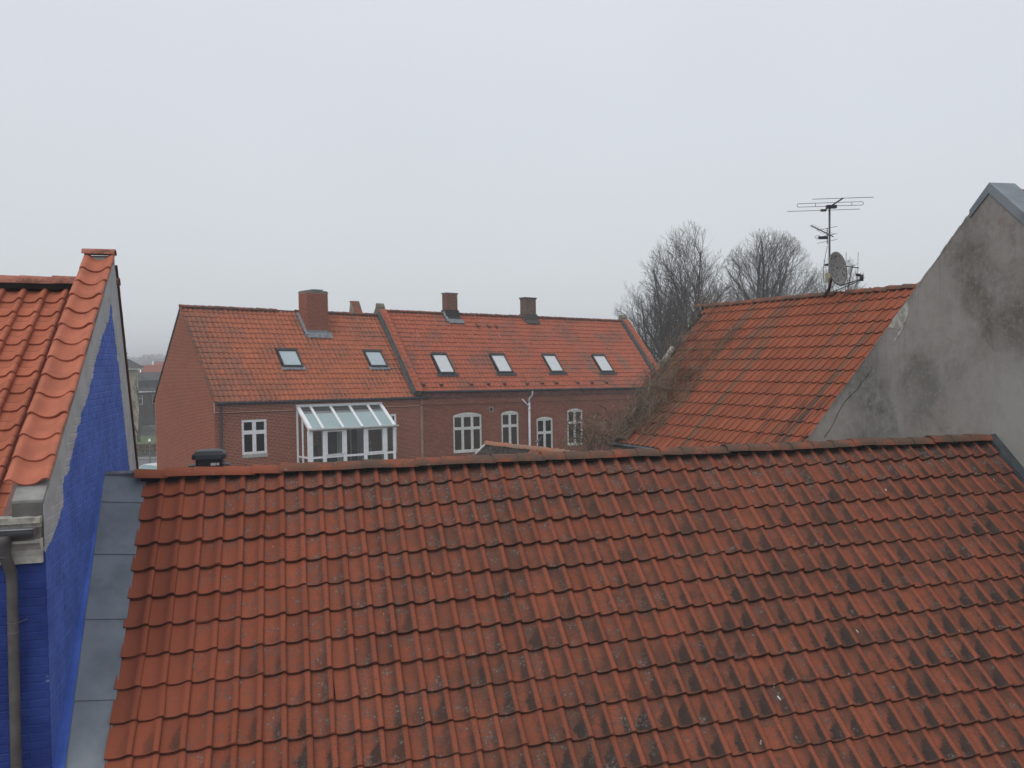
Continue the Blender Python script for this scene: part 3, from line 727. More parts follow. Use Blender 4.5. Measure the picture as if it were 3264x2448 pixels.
# single bricks under the paint, gable and facade corner
bl_cells = []
def grey_zone(s, z):
    se = -0.623 + (1.155 - z) / 0.667; sb = -0.93 + (z - 1.235) / 2.13
    wf = 0.60 * min(1, max(0, (z + 1.46) / .44))
    return min(se, 2.62) - s < wf - .04 or s - sb < .40
ch = 0.0667
rb = random.Random(4)
k = 0; c = 1.2
while c > -3.25:
    lo, hi = c - ch + 0.007, c; mid = (lo + hi) / 2
    sa = max(-2.9, -0.93 + (mid - 1.235) / 2.13) + 0.03; sb2 = min(sF, -0.623 + (1.155 - mid) / 0.667) - 0.005
    P_ = 0.245; off = (0.5 if k % 2 else 0) * P_
    x = math.floor((sa - off) / P_) * P_ + off
    while x < sb2:
        x0, x1 = max(x, sa), min(x + P_ - 0.007, sb2)
        if x1 - x0 > 0.04 and not grey_zone((x0 + x1) / 2, mid): bl_cells.append(('g', x0, x1, lo))
        x += P_
    if hi < -1.52:
        x = -1.75 - off
        while x < -0.002:
            x0, x1 = max(x, -1.7), min(x + P_ - 0.007, -0.002)
            if x1 - x0 > 0.04: bl_cells.append(('f', x0, x1, lo))
            x += P_
    c -= ch; k += 1
def cell_frame(q):
    kd, x0, x1, lo = q
    pr = rb.uniform(0.0012, 0.0042)
    if kd == 'g': return basis(lf(0, x0, lo), nl, Zv, ul) @ Matrix.Diagonal((x1 - x0, ch - 0.007, pr, 1)), (lf(0, x0, lo)).length, (x0, lo)
    return basis(lf(x0, sF, lo), ul, Zv, nl) @ Matrix.Diagonal((x1 - x0, ch - 0.007, pr, 1)), (lf(x0, sF, lo)).length + 0.9, (x0, lo)
bm_ = MB()
e_ = 0.02
bm_.v = [(0, 0, 0), (1, 0, 0), (1, 1, 0), (0, 1, 0), (e_, .07, 1), (1 - e_, .07, 1), (1 - e_, .93, 1), (e_, .93, 1)]
bm_.f = [(4, 5, 6, 7), (0, 1, 5, 4), (1, 2, 6, 5), (2, 3, 7, 6), (3, 0, 4, 7)]; bm_.mi = [0] * 5
brick_me = bm_.mesh('brick', M_blue)
fr3 = [cell_frame(q) for q in bl_cells]
def hid(q):   # behind the near roof or its zinc
    w_ = (q.translation - O0); return w_.dot(N0) < -0.08 and w_.dot(n0) > 0
fr3 = [q for q in fr3 if not hid(q[0])]
fr3.sort(key=lambda q: q[1])
for M_, d_, _ in fr3[:300]: obj('brick', brick_me, blue, M_)
mb = MB()
for M_, d_, _ in fr3[300:]:
    i = len(mb.v); mb.v += [tuple(M_ @ V(p)) for p in bm_.v]
    for f in bm_.f: mb.face(*[i + j for j in f])
if mb.v: mb.build('brick', M_blue, blue, kind='stuff')
# roof
LR0 = lf(0, -1.1, 0.97) + lv * 0.03
lN = ul.cross(lv); lN = lN if lN.z > 0 else -lN
lme = tile_mesh('tile', 0.22, 0.293, 0.060, 0.015, 0.026, M_tile_left, deep=True)
cells = [(c, r) for r in range(13) for c in range(-9, 1)]
lay_tiles(blue, lme, cells, LR0, ul, lv, lN, 0.22, 0.293, x0=-0.516, jit=0.6)
m = MB()
d_ = LR0 - lN * 0.16
m.hexa([d_ + ul * x + lv * y - lN * z for z in (0.08, 0) for x, y in ((-6, 0), (-0.226, 0), (-0.226, 3.95), (-6, 3.95))])
m.build('roof_deck', M_dark, blue)
m = MB()
lr = lambda a, b, h: LR0 + ul * a + lv * b + lN * h
m.hexa([lr(-.405, 0.05, -.09), lr(-.226, 0.05, -.09), lr(-.226, 3.87, -.09), lr(-.405, 3.87, -.09), lr(-.40, 0.05, -.012), lr(-.226, 0.05, .02), lr(-.226, 3.87, .02), lr(-.40, 3.87, -.012)])
m.build('clay_coloured_flashing', plain('painted_flashing', (0.17, 0.10, 0.085), 0.7, var=0.15), blue)
m = MB()
m.prism([lf(-0.23, -1.1, 0.80), lf(-0.23, -2.9, 0.80 - 2.13 * 1.8), lf(-0.23, -2.9, 0.6 - 2.13 * 1.8), lf(-0.23, -1.1, 0.60)], ul * -6)
m.build('rear_roof_slope', M_cap_clean, blue)
m = MB(); m.box(lf, (-6, -2.9, GZ), (-0.23, -2.7, -3)); m.build('rear_wall', M_blue, blue)
lcap = cap_mesh('ridge_tile', 0.37, 0.115, 0.85, 0.014, M_cap_clean)
lay_caps(blue, lcap, lf(-3.7, -1.1, 0.965), ul, 0.335, 11, dz=0.0, jit=0.5)
m = MB(); m.tube([lf(-3.7, -1.08, 0.955), lf(-0.23, -1.08, 0.955)], 0.075, 8); m.build('ridge_roll', M_dark, blue)
# parapet tiles
def parapet_tile(name, w, g, amp, th, lift, mat):
    prof = [(0, .62), (.05, .88), (.11, 1.0), (.17, .9), (.24, .55), (.33, .2), (.44, .02), (.54, 0), (.64, .1), (.74, .38), (.82, .75), (.88, .95), (.93, 1.0), (.98, .9), (1.0, .75)]
    mb = MB(); k = len(prof)
    for (y, dz) in ((-.05, 0.0), (g, lift)):
        for x, z in prof: mb.v.append((x * w, y, z * amp + dz))
    for x, z in prof: mb.v.append((x * w, g, z * amp + lift - th))
    for x, z in prof: mb.v.append((x * w, -.05, z * amp - th))
    for i in range(k - 1):
        mb.face(i, i + 1, k + i + 1, k + i); mb.face(k + i, k + i + 1, 2 * k + i + 1, 2 * k + i); mb.face(2 * k + i, 2 * k + i + 1, 3 * k + i + 1, 3 * k + i)
    mb.face(k - 1, 4 * k - 1, 3 * k - 1, 2 * k - 1); mb.face(0, k, 2 * k, 3 * k)
    me = mb.mesh(name, mat, True); me.set_sharp_from_angle(angle=math.radians(50)); return me
pme = parapet_tile('parapet_tile', 0.325, 0.298, 0.062, 0.015, 0.024, M_cap_clean if False else plain('fresh_clay', (0.43, 0.138, 0.078), 0.8, var=0.13, scale=5))
pO = lf(-0.312, -0.90, 1.235) + lN * 0.012
for i in range(13):
    P = pO + lv * (0.06 + 0.298 * i) + lN * -0.005
    Mx = basis(P, ul, lv, lN) @ Matrix.Rotation(R.gauss(0, 0.012), 4, 'Z') @ Matrix.Translation((R.uniform(-.006, .006), 0, R.uniform(-.003, .003)))
    obj('parapet_tile', pme, blue, Mx)
# mortar bed between wall top and the tiles, apex cap and its mortar
M_bed = plain('grey_mortar', (0.27, 0.265, 0.25), 0.95, var=0.2, scale=6)
m = MB()
m.prism([lf(-0.004, -0.77, 1.115), lf(-0.004, sF - .0, -1.08), lf(-0.004, sF - .0, -1.03), lf(-0.004, -0.90, 1.19)], ul * -0.22)
m.build('mortar_bed', M_bed, blue)
m = MB(); m.tube([lf(-0.30, -0.90, 1.215), lf(0.0, -0.90, 1.215)], 0.055, 10); m.build('apex_mortar', M_bed, blue)
acap = cap_mesh('ridge_tile', 0.345, 0.085, 0.75, 0.015, M_cap_clean, taper=1.0)
obj('ridge_tile', acap, blue, basis(lf(-0.325, -0.90, 1.285), ul, nl * -1, Zv))
# rear verge: stepped ends of the steep back tiles
M_brown = plain('brown_clay_edge', (0.10, 0.045, 0.034), 0.9, var=0.25, scale=9)  # brown tone of the tile edges
for i in range(10):
    s0 = -0.985 - i * 0.135; z0 = zb_(s0) + .045; s1 = s0 - 0.150; z1 = zb_(s1) + .035
    m = MB(); m.hexa([lf(-.25, s0, z0), lf(.018, s0, z0), lf(.018, s1, z1), lf(-.25, s1, z1), lf(-.25, s0 - .035, z0 + .014), lf(.018, s0 - .035, z0 + .014), lf(.018, s1 - .052, z1 + .014), lf(-.25, s1 - .052, z1 + .014)])
    m.build('verge_tile', M_brown, blue)
# parapet foot, cornice and gutter
m = MB(); m.box(lf, (-0.2258, sF - 0.25, -1.398), (-0.004, sF + 0.001, -1.05)); m.build('parapet_foot', plain('dark_cement', (0.125, 0.12, 0.112), 0.95, var=0.3, scale=4), blue)
M_cornice = plain('stained_plaster', (0.40, 0.38, 0.34), 0.9, var=0.35, scale=6)
m = MB()
cp = [(sF, -1.515), (sF + .045, -1.515), (sF + .045, -1.452), (sF + .05, -1.45), (sF + .058, -1.41), (sF + .085, -1.37), (sF + .12, -1.345), (sF + .12, -1.325), (sF, -1.325)]
m.prism([lf(-0.012, s, z) for s, z in cp], ul * -6); m.build('cornice', M_cornice, blue)
m = MB(); m.box(lf, (-6, sF - .1, -1.3245), (-0.02, sF + .065, -1.235)); m.build('cornice_band', plain('brown_grey_plaster', (0.17, 0.155, 0.14), 0.9, var=0.3), blue)
m = MB(); m.box(lf, (-6, sF - .1, -1.234), (-0.015, sF + .06, -1.20)); m.box(lf, (-6, sF - .08, -1.199), (-0.012, sF + .085, -1.155))
m.build('eaves_mortar', plain('crusted_mortar', (0.36, 0.34, 0.29), 0.95, var=0.4, scale=13), blue)
m = MB(); n_ = 9; rg = 0.062
ring = [(sF + .135 - rg * math.cos(math.pi * k / n_), -1.228 - rg * math.sin(math.pi * k / n_)) for k in range(n_ + 1)]
ring2 = [(sF + .135 - (rg - .006) * math.cos(math.pi * k / n_), -1.228 - (rg - .006) * math.sin(math.pi * k / n_)) for k in range(n_ + 1)]
for i in range(n_):
    for rr_, fl in ((ring, 0), (ring2, 1)):
        q = [lf(-6, *rr_[i]), lf(-0.035, *rr_[i]), lf(-0.035, *rr_[i + 1]), lf(-6, *rr_[i + 1])]
        m.quad(*(q[::-1] if fl else q))
m.prism([lf(-0.035, s, z) for s, z in ring], ul * -0.006)
m.tube([lf(-6, sF + .135 + rg, -1.226), lf(-0.035, sF + .135 + rg, -1.226)], 0.009, 6)
m.build('gutter', M_galv, blue)
m = MB()
m.tube([lf(-0.26, sF + .135, -1.27), lf(-0.258, sF + .135, -1.33), lf(-0.25, sF + .135, -1.42), lf(-0.235, sF + .11, -1.50), lf(-0.222, sF + .085, -1.57), lf(-0.220, sF + .08, -1.66), lf(-0.232, sF + .08, -3.4), lf(-0.24, sF + .08, GZ)], [.075, .06, .042, .042, .042, .0395, .0395, .0395], 14)
m.build('downpipe', M_pipe, blue, smooth=True)
m = MB()
for zz in (-1.955, -2.03): m.tube([lf(-0.222, sF + .08, zz - .004), lf(-0.222, sF + .08, zz + .004)], .0415, 14)
m.tube([lf(-0.222, sF + .02, -1.955), lf(-0.222, sF + .05, -1.955)], .005, 6); m.tube([lf(-0.18, sF + .08, -1.96), lf(-0.14, sF + .01, -1.955)], .004, 6)
m.build('pipe_clamp', M_galv, blue)
m = MB(); m.tube([lf(-0.258, sF + .135, -1.435), lf(-0.258, sF + .135, -1.427)], .0445, 14); m.build('pipe_joint', M_galv, blue)

# ================================================================== HOUSE BEHIND, RIGHT (creeper roof)
beh = thing('outbuilding', 'house behind with a steep red pantile roof overgrown by dead creeper', 'house', (4.5, 20.5, GZ))
bme = tile_mesh('tile', WM, GM, 0.040, 0.018, 0.030, M_tile_behind)
verge = lambda r: 33.4 - 5.8 * (r / 13.84)
cells = [(c, r) for r in range(14) for c in range(-3, 35) if c + 0.9 < verge(r + 0.5)]
flip = (mm.cross(mv)).z < 0
# columns run away from the camera; keep the roll on the right as seen
mmr = -mm
lay_tiles(beh, bme, [(-c, r) for c, r in cells], MO + mv * 0.0, mmr, mv, mN, WM, GM, x0=0.0, jit=1.3)
m = MB()
m.hexa([mf(-3.5, 0, -.14), mf(-3.5, 13.9, -.14), mf(27.5, 13.9, -.14), mf(33.2, 0, -.14), mf(-3.5, 0, -.105), mf(-3.5, 13.9, -.105), mf(27.5, 13.9, -.105), mf(33.2, 0, -.105)])
m.build('roof_deck', M_dark, beh)
bcap = cap_mesh('ridge_tile', 0.40, 0.125, 0.75, 0.016, M_cap_behind)
for i in range(20):
    P = mf(33.7 - i * 1.78, 0.0, -0.03) - Zv * .055
    if i in (13,): continue
    Mx = basis(P + Zv * R.uniform(-.008, .008), -mm, Zv.cross(-mm), Zv) @ Matrix.Rotation(0.035 + R.gauss(0, .012), 4, 'Y')
    obj('ridge_tile', bcap, beh, Mx)
m = MB(); m.tube([mf(33.3, .0, -.12), mf(-3, .0, -.12)], .07, 6); m.build('ridge_mortar', M_dark, beh)
eL = mf(27.6, 13.9, -.12); eR = mf(-3.5, 13.9, -.12)
m = MB()
zt = eL.z + .02; inw = -mn * 0.28
for q0, q1 in ((eL + inw, eR + inw),):
    m.hexa([V((q0.x, q0.y, GZ)), V((q1.x, q1.y, GZ)), V((q1.x, q1.y, GZ)) - mn * 6.5, V((q0.x, q0.y, GZ)) - mn * 6.5,
            V((q0.x, q0.y, zt)), V((q1.x, q1.y, zt)), V((q1.x, q1.y, zt)) - mn * 6.5, V((q0.x, q0.y, zt)) - mn * 6.5])
m.build('wall', mortar('pale_grey_render', (0.30, 0.30, 0.28)), beh)
ridL = mf(33.2, 0, -.12); ridR = mf(-3.5, 0, -.12)
m = MB(); bkL = eL - mn * 7.2; bkR = eR - mn * 7.2
m.hexa([ridR - Zv * .2, ridL - Zv * .2, bkL - Zv * .2, bkR - Zv * .2, ridR, ridL, bkL, bkR]); m.build('rear_roof_slope', M_cap_red, beh)
m = MB()   # far gable infill
m.prism([V((eL.x, eL.y, GZ)) - mn * .3, V(eL) - mn * .3, ridL - Zv * .1, V(bkL) + mn * .3, V((bkL.x, bkL.y, GZ)) + mn * .3], -mm * 0.3 + V((0, 0, -.05)))
m.build('gable_wall', mortar('old_lime_render', (0.30, 0.29, 0.26)), beh)
m = MB(); pl = mf(31.2, 4.9, .01); ql = mf(30.5, 6.4, .01)
m.hexa([pl, pl - mm * .14, ql - mm * .14, ql, pl + mN * .06, pl - mm * .14 + mN * .06, ql - mm * .14 + mN * .06, ql + mN * .06]); m.build('verge_mortar', plain('lime_mortar', (0.48, 0.46, 0.38), .95, var=.3, scale=11), beh)
m = MB(); g0_ = eL + mn * .09 - Zv * .02; g1_ = eR + mn * .09 - Zv * .02
m.tube([g0_, g1_], .055, 8); m.build('gutter', M_zincd, beh)
m = MB(); m.tube([g0_ + mn * .06 + Zv * .03, g1_ + mn * .06 + Zv * .03], .010, 5); m.build('gutter_rim', M_lead, beh)

# ================================================================== SMALL SHED ROOF
shed = thing('shed', 'small low shed with mossy grey roof and mortared orange ridge tiles', 'shed', (1.0, 27.5, GZ))
sP0 = V((-0.79, 28.0, -2.60)); sP1 = V((3.2, 22.65, -2.60)); sd = (sP1 - sP0).normalized()
sdn = V((sd.y, -sd.x, 0)); sdn = sdn if sdn.y < 0 else -sdn       # towards the camera side
sdn = V((-0.80, -0.60, 0)); pit = math.radians(37)
svv = (sdn * math.cos(pit) - Zv * math.sin(pit)).normalized(); svv = (svv - sd * svv.dot(sd)).normalized(); sN = sd.cross(svv); sN = sN if sN.z > 0 else -sN
def moss_mat():
    t = NT('mossy_sheet'); n1 = t.noise(t.pos, 5, 5, .7); n2 = t.noise(t.vm('MULTIPLY', t.pos, (1, 1, 1)), 16, 4, .7)
    c = t.mix(t.ss(n1, .35, .65), (0.030, 0.027, 0.025), (0.085, 0.072, 0.060))
    return t.fin(t.mix(t.ss(n2, .58, .68), c, (0.20, 0.18, 0.15)), .95, spec=.05)
M_moss = moss_mat()
m = MB(); NC = 44; L_ = (sP1 - sP0).length
for i in range(NC * 4 + 1):
    x = L_ * i / (NC * 4); h = 0.032 * math.cos(2 * math.pi * i / 4.0)
    for y in (0.05, 3.0): m.v.append(tuple(sP0 + sd * x + svv * y + sN * h))
for i in range(NC * 4): m.face(2 * i, 2 * i + 1, 2 * i + 3, 2 * i + 2)
m.build('corrugated_sheet', M_moss, shed)
m = MB()
for i in range(14):
    x = 2.35 + i * 0.17
    m.box(lambda a, b, c: sP0 + sd * (x + a) + svv * b + sN * c, (0, .1, .03), (.15, .8 + .3 * (i > 2), .055))
m.build('red_tile_patch', M_cap_red, shed)
scap = cap_mesh('ridge_tile', 0.27, 0.125, 0.85, 0.015, M_cap_mort, taper=0.8)
for i in range(27):
    Mx = basis(sP0 + sd * (i * 0.245 - .05) + Zv * (R.uniform(-.01, .012) - .03), sd, Zv.cross(sd), Zv) @ Matrix.Rotation(R.gauss(.02, .02), 4, 'Y'); obj('ridge_tile', scap, shed, Mx)
m = MB()
vb = [sP0 - sd * .02 + svv * .05, sP0 - sd * .02 + svv * 3]
for y0, y1, o_ in ((.1, .55, .0), (.6, 1.25, .012), (1.3, 3.0, .0)):
    m = MB(); fr5 = lambda a, b, c: sP0 + sd * a + svv * b + sN * c
    m.box(fr5, (-.07, y0, -.06), (.02, y1, .05 + o_)); m.build('verge_board', M_sill if y0 < .2 else (M_wood if y0 < 1 else M_cap_mort), shed)
m = MB(); fr6 = lambda a, b, c: sP0 + sd * a + sdn * b + Zv * c
m.prism([fr6(.05, 0, -.12), fr6(.05, 2.3, -.12 - 2.3 * .75), fr6(.05, 2.3, -5.9), fr6(.05, -2.3, -5.9), fr6(.05, -2.3, -.12 - 2.3 * .75)], sd * 6.4)
m.build('wall', M_concrete, shed)
# pigeon on its ridge
pg = thing('pigeon', 'grey pigeon perched on the orange ridge of the small shed', 'pigeon', (0.77, 26.0, -2.5))
pgc = V((0.765, 26.02, -2.46))
gx, gy = V((0.75, -0.65, 0)).normalized(), V((0.65, 0.75, 0)).normalized()
pf = lambda x, y, z: pgc + gx * x + gy * y + Zv * z
def loft(m, secs, seg=10):    # secs: (x, z, ry, rz)
    n = len(m.v)
    for x, z, ry, rz in secs:
        for k in range(seg):
            a = 2 * math.pi * k / seg; m.v.append(tuple(pf(x, ry * math.cos(a), z + rz * math.sin(a))))
    for i in range(len(secs) - 1):
        for k in range(seg): j = (k + 1) % seg; m.face(n + i * seg + k, n + i * seg + j, n + (i + 1) * seg + j, n + (i + 1) * seg + k)
    m.face(*[n + k for k in reversed(range(seg))]); m.face(*[n + (len(secs) - 1) * seg + k for k in range(seg)])
m = MB(); loft(m, [(-.19, .03, .012, .004), (-.12, .05, .03, .012), (-.06, .075, .05, .035), (0, .095, .058, .052), (.05, .115, .052, .056), (.085, .145, .038, .045), (.10, .175, .026, .028), (.108, .195, .021, .021), (.118, .215, .023, .022), (.135, .218, .018, .018), (.147, .214, .007, .007)])
m.build('body', plain('pigeon_grey', (0.10, 0.105, 0.12), 0.8, var=0.4, scale=20), pg, smooth=True)
m = MB(); m.tube([pf(.145, 0, .214), pf(.168, 0, .207)], [.005, .001], 6); m.build('beak', M_dark, pg)
for sy in (.018, -.018):
    m = MB(); m.tube([pf(0.0, sy, .05), pf(0.005, sy, .0)], .004, 5); m.tube([pf(-.012, sy, .0), pf(.028, sy, .0)], .003, 5); m.build('leg', plain('pigeon_leg', (.3, .08, .07)), pg)
for sy in (1, -1):
    m = MB(); m.prism([pf(.06, sy * .052, .12), pf(0, sy * .061, .13), pf(-.1, sy * .045, .075), pf(-.17, sy * .02, .04), pf(-.06, sy * .054, .06), pf(.03, sy * .057, .07)], gy * (sy * .006)); m.build('wing', plain('wing_grey', (0.2, 0.21, 0.225), .8, var=.3, scale=18), pg)

# ================================================================== RED BRICK HOUSES
kA = 3.7137 / 3.2291; kB = 3.733 / 3.236
aN = a1.cross(av); aN = aN if aN.z > 0 else -aN
bN = b1.cross(bv); bN = bN if bN.z > 0 else -bN
def ra(a, b, h=0.0): return HA(a, b, -kA * b) + aN * h
def rbf(a, b, h=0.0): return HB(a, b, -kB * b) + bN * h

def rect_ring(m, P, a0, a1_, c0, c1, w, b0, b1_):
    """rectangular frame in wall plane, P(a,b,c)"""
    m.box(P, (a0, b0, c0), (a0 + w, b1_, c1)); m.box(P, (a1_ - w, b0, c0), (a1_, b1_, c1))
    m.box(P, (a0 + w, b0, c0), (a1_ - w, b1_, c0 + w)); m.box(P, (a0 + w, b0, c1 - w), (a1_ - w, b1_, c1))

def window(parent, P, a0, a1_, c0, c1, cols, csplit, mat, glass, bw, arch=0.0, fw=0.045, sill=None, tilt=None):
    """casement window with transom; unscaled frame units. window (frame) > casement, pane"""
    m = MB(); y0, y1 = bw - 0.07, bw - 0.02
    rect_ring(m, P, a0, a1_, c0, c1, 0.035, y0, y1)
    m.box(P, (a0 + .035, y0, csplit - .022), (a1_ - .035, y1 + .006, csplit + .022))
    cw = (a1_ - a0) / cols
    for i in range(1, cols): m.box(P, (a0 + cw * i - .02, y0, c0 + .035), (a0 + cw * i + .02, y1 + .003, c1 - .035))
    if arch:
        pts = [P(a0, y1 - .01, c1)]; n = 12
        for i in range(n + 1):
            x = i / n; pts.append(P(a0 + (a1_ - a0) * x, y1 - .01, c1 + .002 + arch * 4 * x * (1 - x)))
        pts.append(P(a1_, y1 - .01, c1)); m.prism(pts[1:-1], P(0, .03, 0) - P(0, 0, 0))
    w = m.build('window', mat, parent)
    for i in range(cols):
        for (z0, z1) in ((c0 + .035, csplit - .022), (csplit + .022, c1 - .035)):
            x0 = a0 + cw * i + (.035 if i == 0 else .02); x1 = a0 + cw * (i + 1) - (.035 if i == cols - 1 else .02)
            m = MB(); rect_ring(m, P, x0 + .004, x1 - .004, z0 + .004, z1 - .004, fw, y0 + .004, y1 + .012); m.build('casement', mat, w)
            m = MB(); m.box(P, (x0 + fw, y0 + .01, z0 + fw), (x1 - fw, y0 + .022, z1 - fw)); m.build('pane', glass, w)
            if sill:
                e = x0 + .004 if i == 0 else x1 - .012
                if i in (0, cols - 1):
                    m = MB()
                    for hz in (.18, .78): zz = z0 + (z1 - z0) * hz; m.box(P, (e, y1 + .012, zz), (e + .008, y1 + .02, zz + .05))
                    m.build('hinge', M_dark, w)
    m = MB(); m.box(P, (a0 - (.0), bw - .07, c0 - (.135 if sill else .055)), (a1_, bw + .03, c0 - .002)); m.build('sill', M_sill if sill else M_oldwhite, w)
    return w

def skylight(parent, P, a0, a1_, b0, b1_, glass, flash, apron_w=0.0):
    m = MB(); h = 0.09
    f = .06
    for (x0, x1, y0, y1) in ((a0, a0 + f, b0, b1_), (a1_ - f, a1_, b0, b1_), (a0 + f, a1_ - f, b0, b0 + f * .9), (a0 + f, a1_ - f, b1_ - f * .8, b1_)):
        m.hexa([P(x0, y0, -.03), P(x1, y0, -.03), P(x1, y1, -.03), P(x0, y1, -.03), P(x0, y0, h), P(x1, y0, h), P(x1, y1, h), P(x0, y1, h)])
    m.hexa([P(a0 - .02, b0 - .03, h), P(a1_ + .02, b0 - .03, h), P(a1_ + .02, b0 + .05, h), P(a0 - .02, b0 + .05, h), P(a0 - .02, b0 - .03, h + .03), P(a1_ + .02, b0 - .03, h + .03), P(a1_ + .02, b0 + .05, h + .025), P(a0 - .02, b0 + .05, h + .025)])
    s = m.build('skylight', M_skframe, parent)
    m = MB(); m.hexa([P(x, y, z) for z in (h - .045, h - .03) for x, y in ((a0 + f, b0 + f * .9), (a1_ - f, b0 + f * .9), (a1_ - f, b1_ - f * .8), (a0 + f, b1_ - f * .8))]); m.build('pane', glass, s)
    m = MB(); n = 28; x0, x1 = a0 - .10 - apron_w, a1_ + .10 + apron_w
    for i in range(n + 1):
        x = x0 + (x1 - x0) * i / n; wv = 0.012 * math.cos(2 * math.pi * (x / .20))
        m.v += [tuple(P(a0 + (a1_ - a0) * i / n if 0 else x, b1_ - .015, .035)), tuple(P(x, b1_ + .085 + .008 * (i % 2), .012 + wv))]
    for i in range(n): m.face(2 * i, 2 * i + 1, 2 * i + 3, 2 * i + 2)
    m.build('apron_flashing', flash, s)
    return s

winA = (1.05, 2.058, -5.765, -4.455)
def wall_slab(m, P, x0, x1, z0, z1, y0, y1, holes):
    xs = sorted({x0, x1, *[h[0] for h in holes], *[h[1] for h in holes]})
    for xa, xb in zip(xs, xs[1:]):
        zz = [z0] + sum([[h[2], h[3]] for h in sorted(holes, key=lambda q: q[2]) if h[0] <= (xa + xb) / 2 <= h[1]], []) + [z1]
        for za, zb in zip(zz[::2], zz[1::2]): m.box(P, (xa, y0, za), (xb, y1, zb))
# ---------------- house A: smooth red brick, spotted roof
hA = thing('brick_house', 'red brick house with big square chimney, glazed bay and dark-spotted tile roof', 'house', tuple(HA(4.5, 0, 0))[:2] + (GZ,))
bwA = 3.079; LAu = 9.023; GLz = lambda P, a: None
cg = (GZ - AR0.z) / HS
m = MB()
m.box(HA, (0.0, -2.9, cg), (9.34, bwA - .12, -3.80)); wall_slab(m, HA, 0.0, 9.34, cg, -3.72, bwA - .12, bwA - .02, [winA, (7.72, 8.0, -5.97, -4.46)]); m.build('wall', M_mortA, hA)
mb = MB()
hole = lambda c: (winA[0] * HS, winA[1] * HS) if (winA[2] - .155) < c / HS < winA[3] else None
hole2 = lambda c: (8.0 * HS - 0.29 * HS, 8.0 * HS + .02) if -6.1 < c / HS < -4.46 else None
holed = lambda c: (4.45 * HS, 5.1 * HS) if c / HS < -4.9 else None
holed2 = lambda c: (5.75 * HS, 6.05 * HS) if c / HS < -4.9 else None
frA = lambda a, c, o: HA(a / HS, bwA - .02 + o / HS, c / HS)
bricks(mb, frA, -3.62 * HS, -7.1 * HS, lambda c: (0.0, 9.34 * HS), [hole, hole2, holed, holed2], None, seed=3)
mb.build('brick', M_brickA, hA, kind='stuff')
m = MB(); m.box(HA, (-.006, bwA - .03, -4.15), (9.346, bwA + .030, -3.74)); m.build('corbel', M_mortA, hA)
mb = MB(); bricks(mb, lambda a, c, o: HA(a / HS, bwA + .030 + o / HS, c / HS), -3.80 * HS, -4.13 * HS, lambda c: (0.0, 9.34 * HS), [], None, seed=33); mb.build('corbel_brick', M_brickA, hA, kind='stuff')
m = MB(); m.box(HA, (-.003, bwA - .03, -4.19), (9.343, bwA + .012, -4.151)); m.build('corbel_shadow_course', M_brickB, hA)
# gable
m = MB(); m.prism([HA(-.001, -3.16, cg), HA(-.001, bwA - .018, cg), HA(-.001, bwA - .018, -kA * bwA - .14), HA(-.001, 0, -.15), HA(-.001, -3.16, -kA * 3.16 - .14)], HA(.3, 0, 0) - HA(0, 0, 0))
m.build('gable_wall', M_mortC, hA)
mb = MB()
frG = lambda a, c, o: HA(-.001 - o / HS, a / HS, c / HS)
def spanG(c):
    c = c / HS; hw = min(3.12, (-c - .16) / kA)
    if hw < .1: return None
    return (-min(hw, 3.15) * HS, min(hw, bwA - .02) * HS)
bricks(mb, frG, -.14 * HS, -6.9 * HS, spanG, [], None, seed=5)
mb.build('gable_brick', M_brickC, hA, kind='stuff')
# roof
m = MB(); P = ra
m.hexa([P(.01, 0, -.18), P(9.05, 0, -.18), P(9.05, 3.2, -.18), P(.01, 3.2, -.18), P(.01, 0, -.13), P(9.05, 0, -.13), P(9.05, 3.2, -.13), P(.01, 3.2, -.13)]); m.build('roof_deck', M_dark, hA)
m = MB(); m.hexa([HA(-.03, 0, -.1), HA(9.05, 0, -.1), HA(9.05, -3.35, -.1 - kA * 3.35), HA(-.03, -3.35, -.1 - kA * 3.35), HA(-.03, 0, 0), HA(9.05, 0, 0), HA(9.05, -3.35, -kA * 3.35), HA(-.03, -3.35, -kA * 3.35)]); m.build('rear_roof_slope', M_cap_red, hA)
ame = tile_mesh('tile', WA, GA, 0.050, 0.028, 0.045, M_tile_a)
skA = [(3.265, 4.145, 1.525, 2.13), (7.345, 8.225, 1.525, 2.13)]
def inside(rects, a, b, mg=.0): return any(x0 - mg < a < x1 + mg and y0 - mg < b < y1 + mg for x0, x1, y0, y1 in rects)
ck_ = [(5.02, 6.1, .02, .85)]
cells = []
for r in range(18):
    for c in range(44):
        a = (c + .5) * WA / HS; b = (r + .5) * GA * math.cos(SA) / HS
        if inside(skA + ck_, a, b, .02): continue
        cells.append((c, r))
lay_tiles(hA, ame, cells, AR0, a1, av, aN, WA, GA, jit=2.0)
acp = cap_mesh('ridge_tile', 0.40, 0.135, 0.8, 0.016, M_cap_red)
for i in range(31):
    if 13.6 < i < 16.4: continue
    obj('ridge_tile', acp, hA, basis(HA(-.04 + i * .293, 0, -.035) + Zv * R.uniform(-.008, .008), a1, Zv.cross(a1).normalized(), a1.cross(Zv.cross(a1).normalized())) @ Matrix.Rotation(.02 + R.gauss(0, .012), 4, 'Y'))
for i in range(18):     # clay verge pieces along the gable edge
    b0_, b1__ = (i * GA * math.cos(SA) / HS), ((i + 1) * GA * math.cos(SA) / HS)
    m = MB(); m.hexa([ra(-.045, b0_, -.10), ra(.02, b0_, -.10), ra(.02, b1__, -.10), ra(-.045, b1__, -.08), ra(-.045, b0_, -.028), ra(.02, b0_, -.01), ra(.02, b1__, .012), ra(-.045, b1__, -.002)]); m.build('verge_tile', M_cap_red, hA)
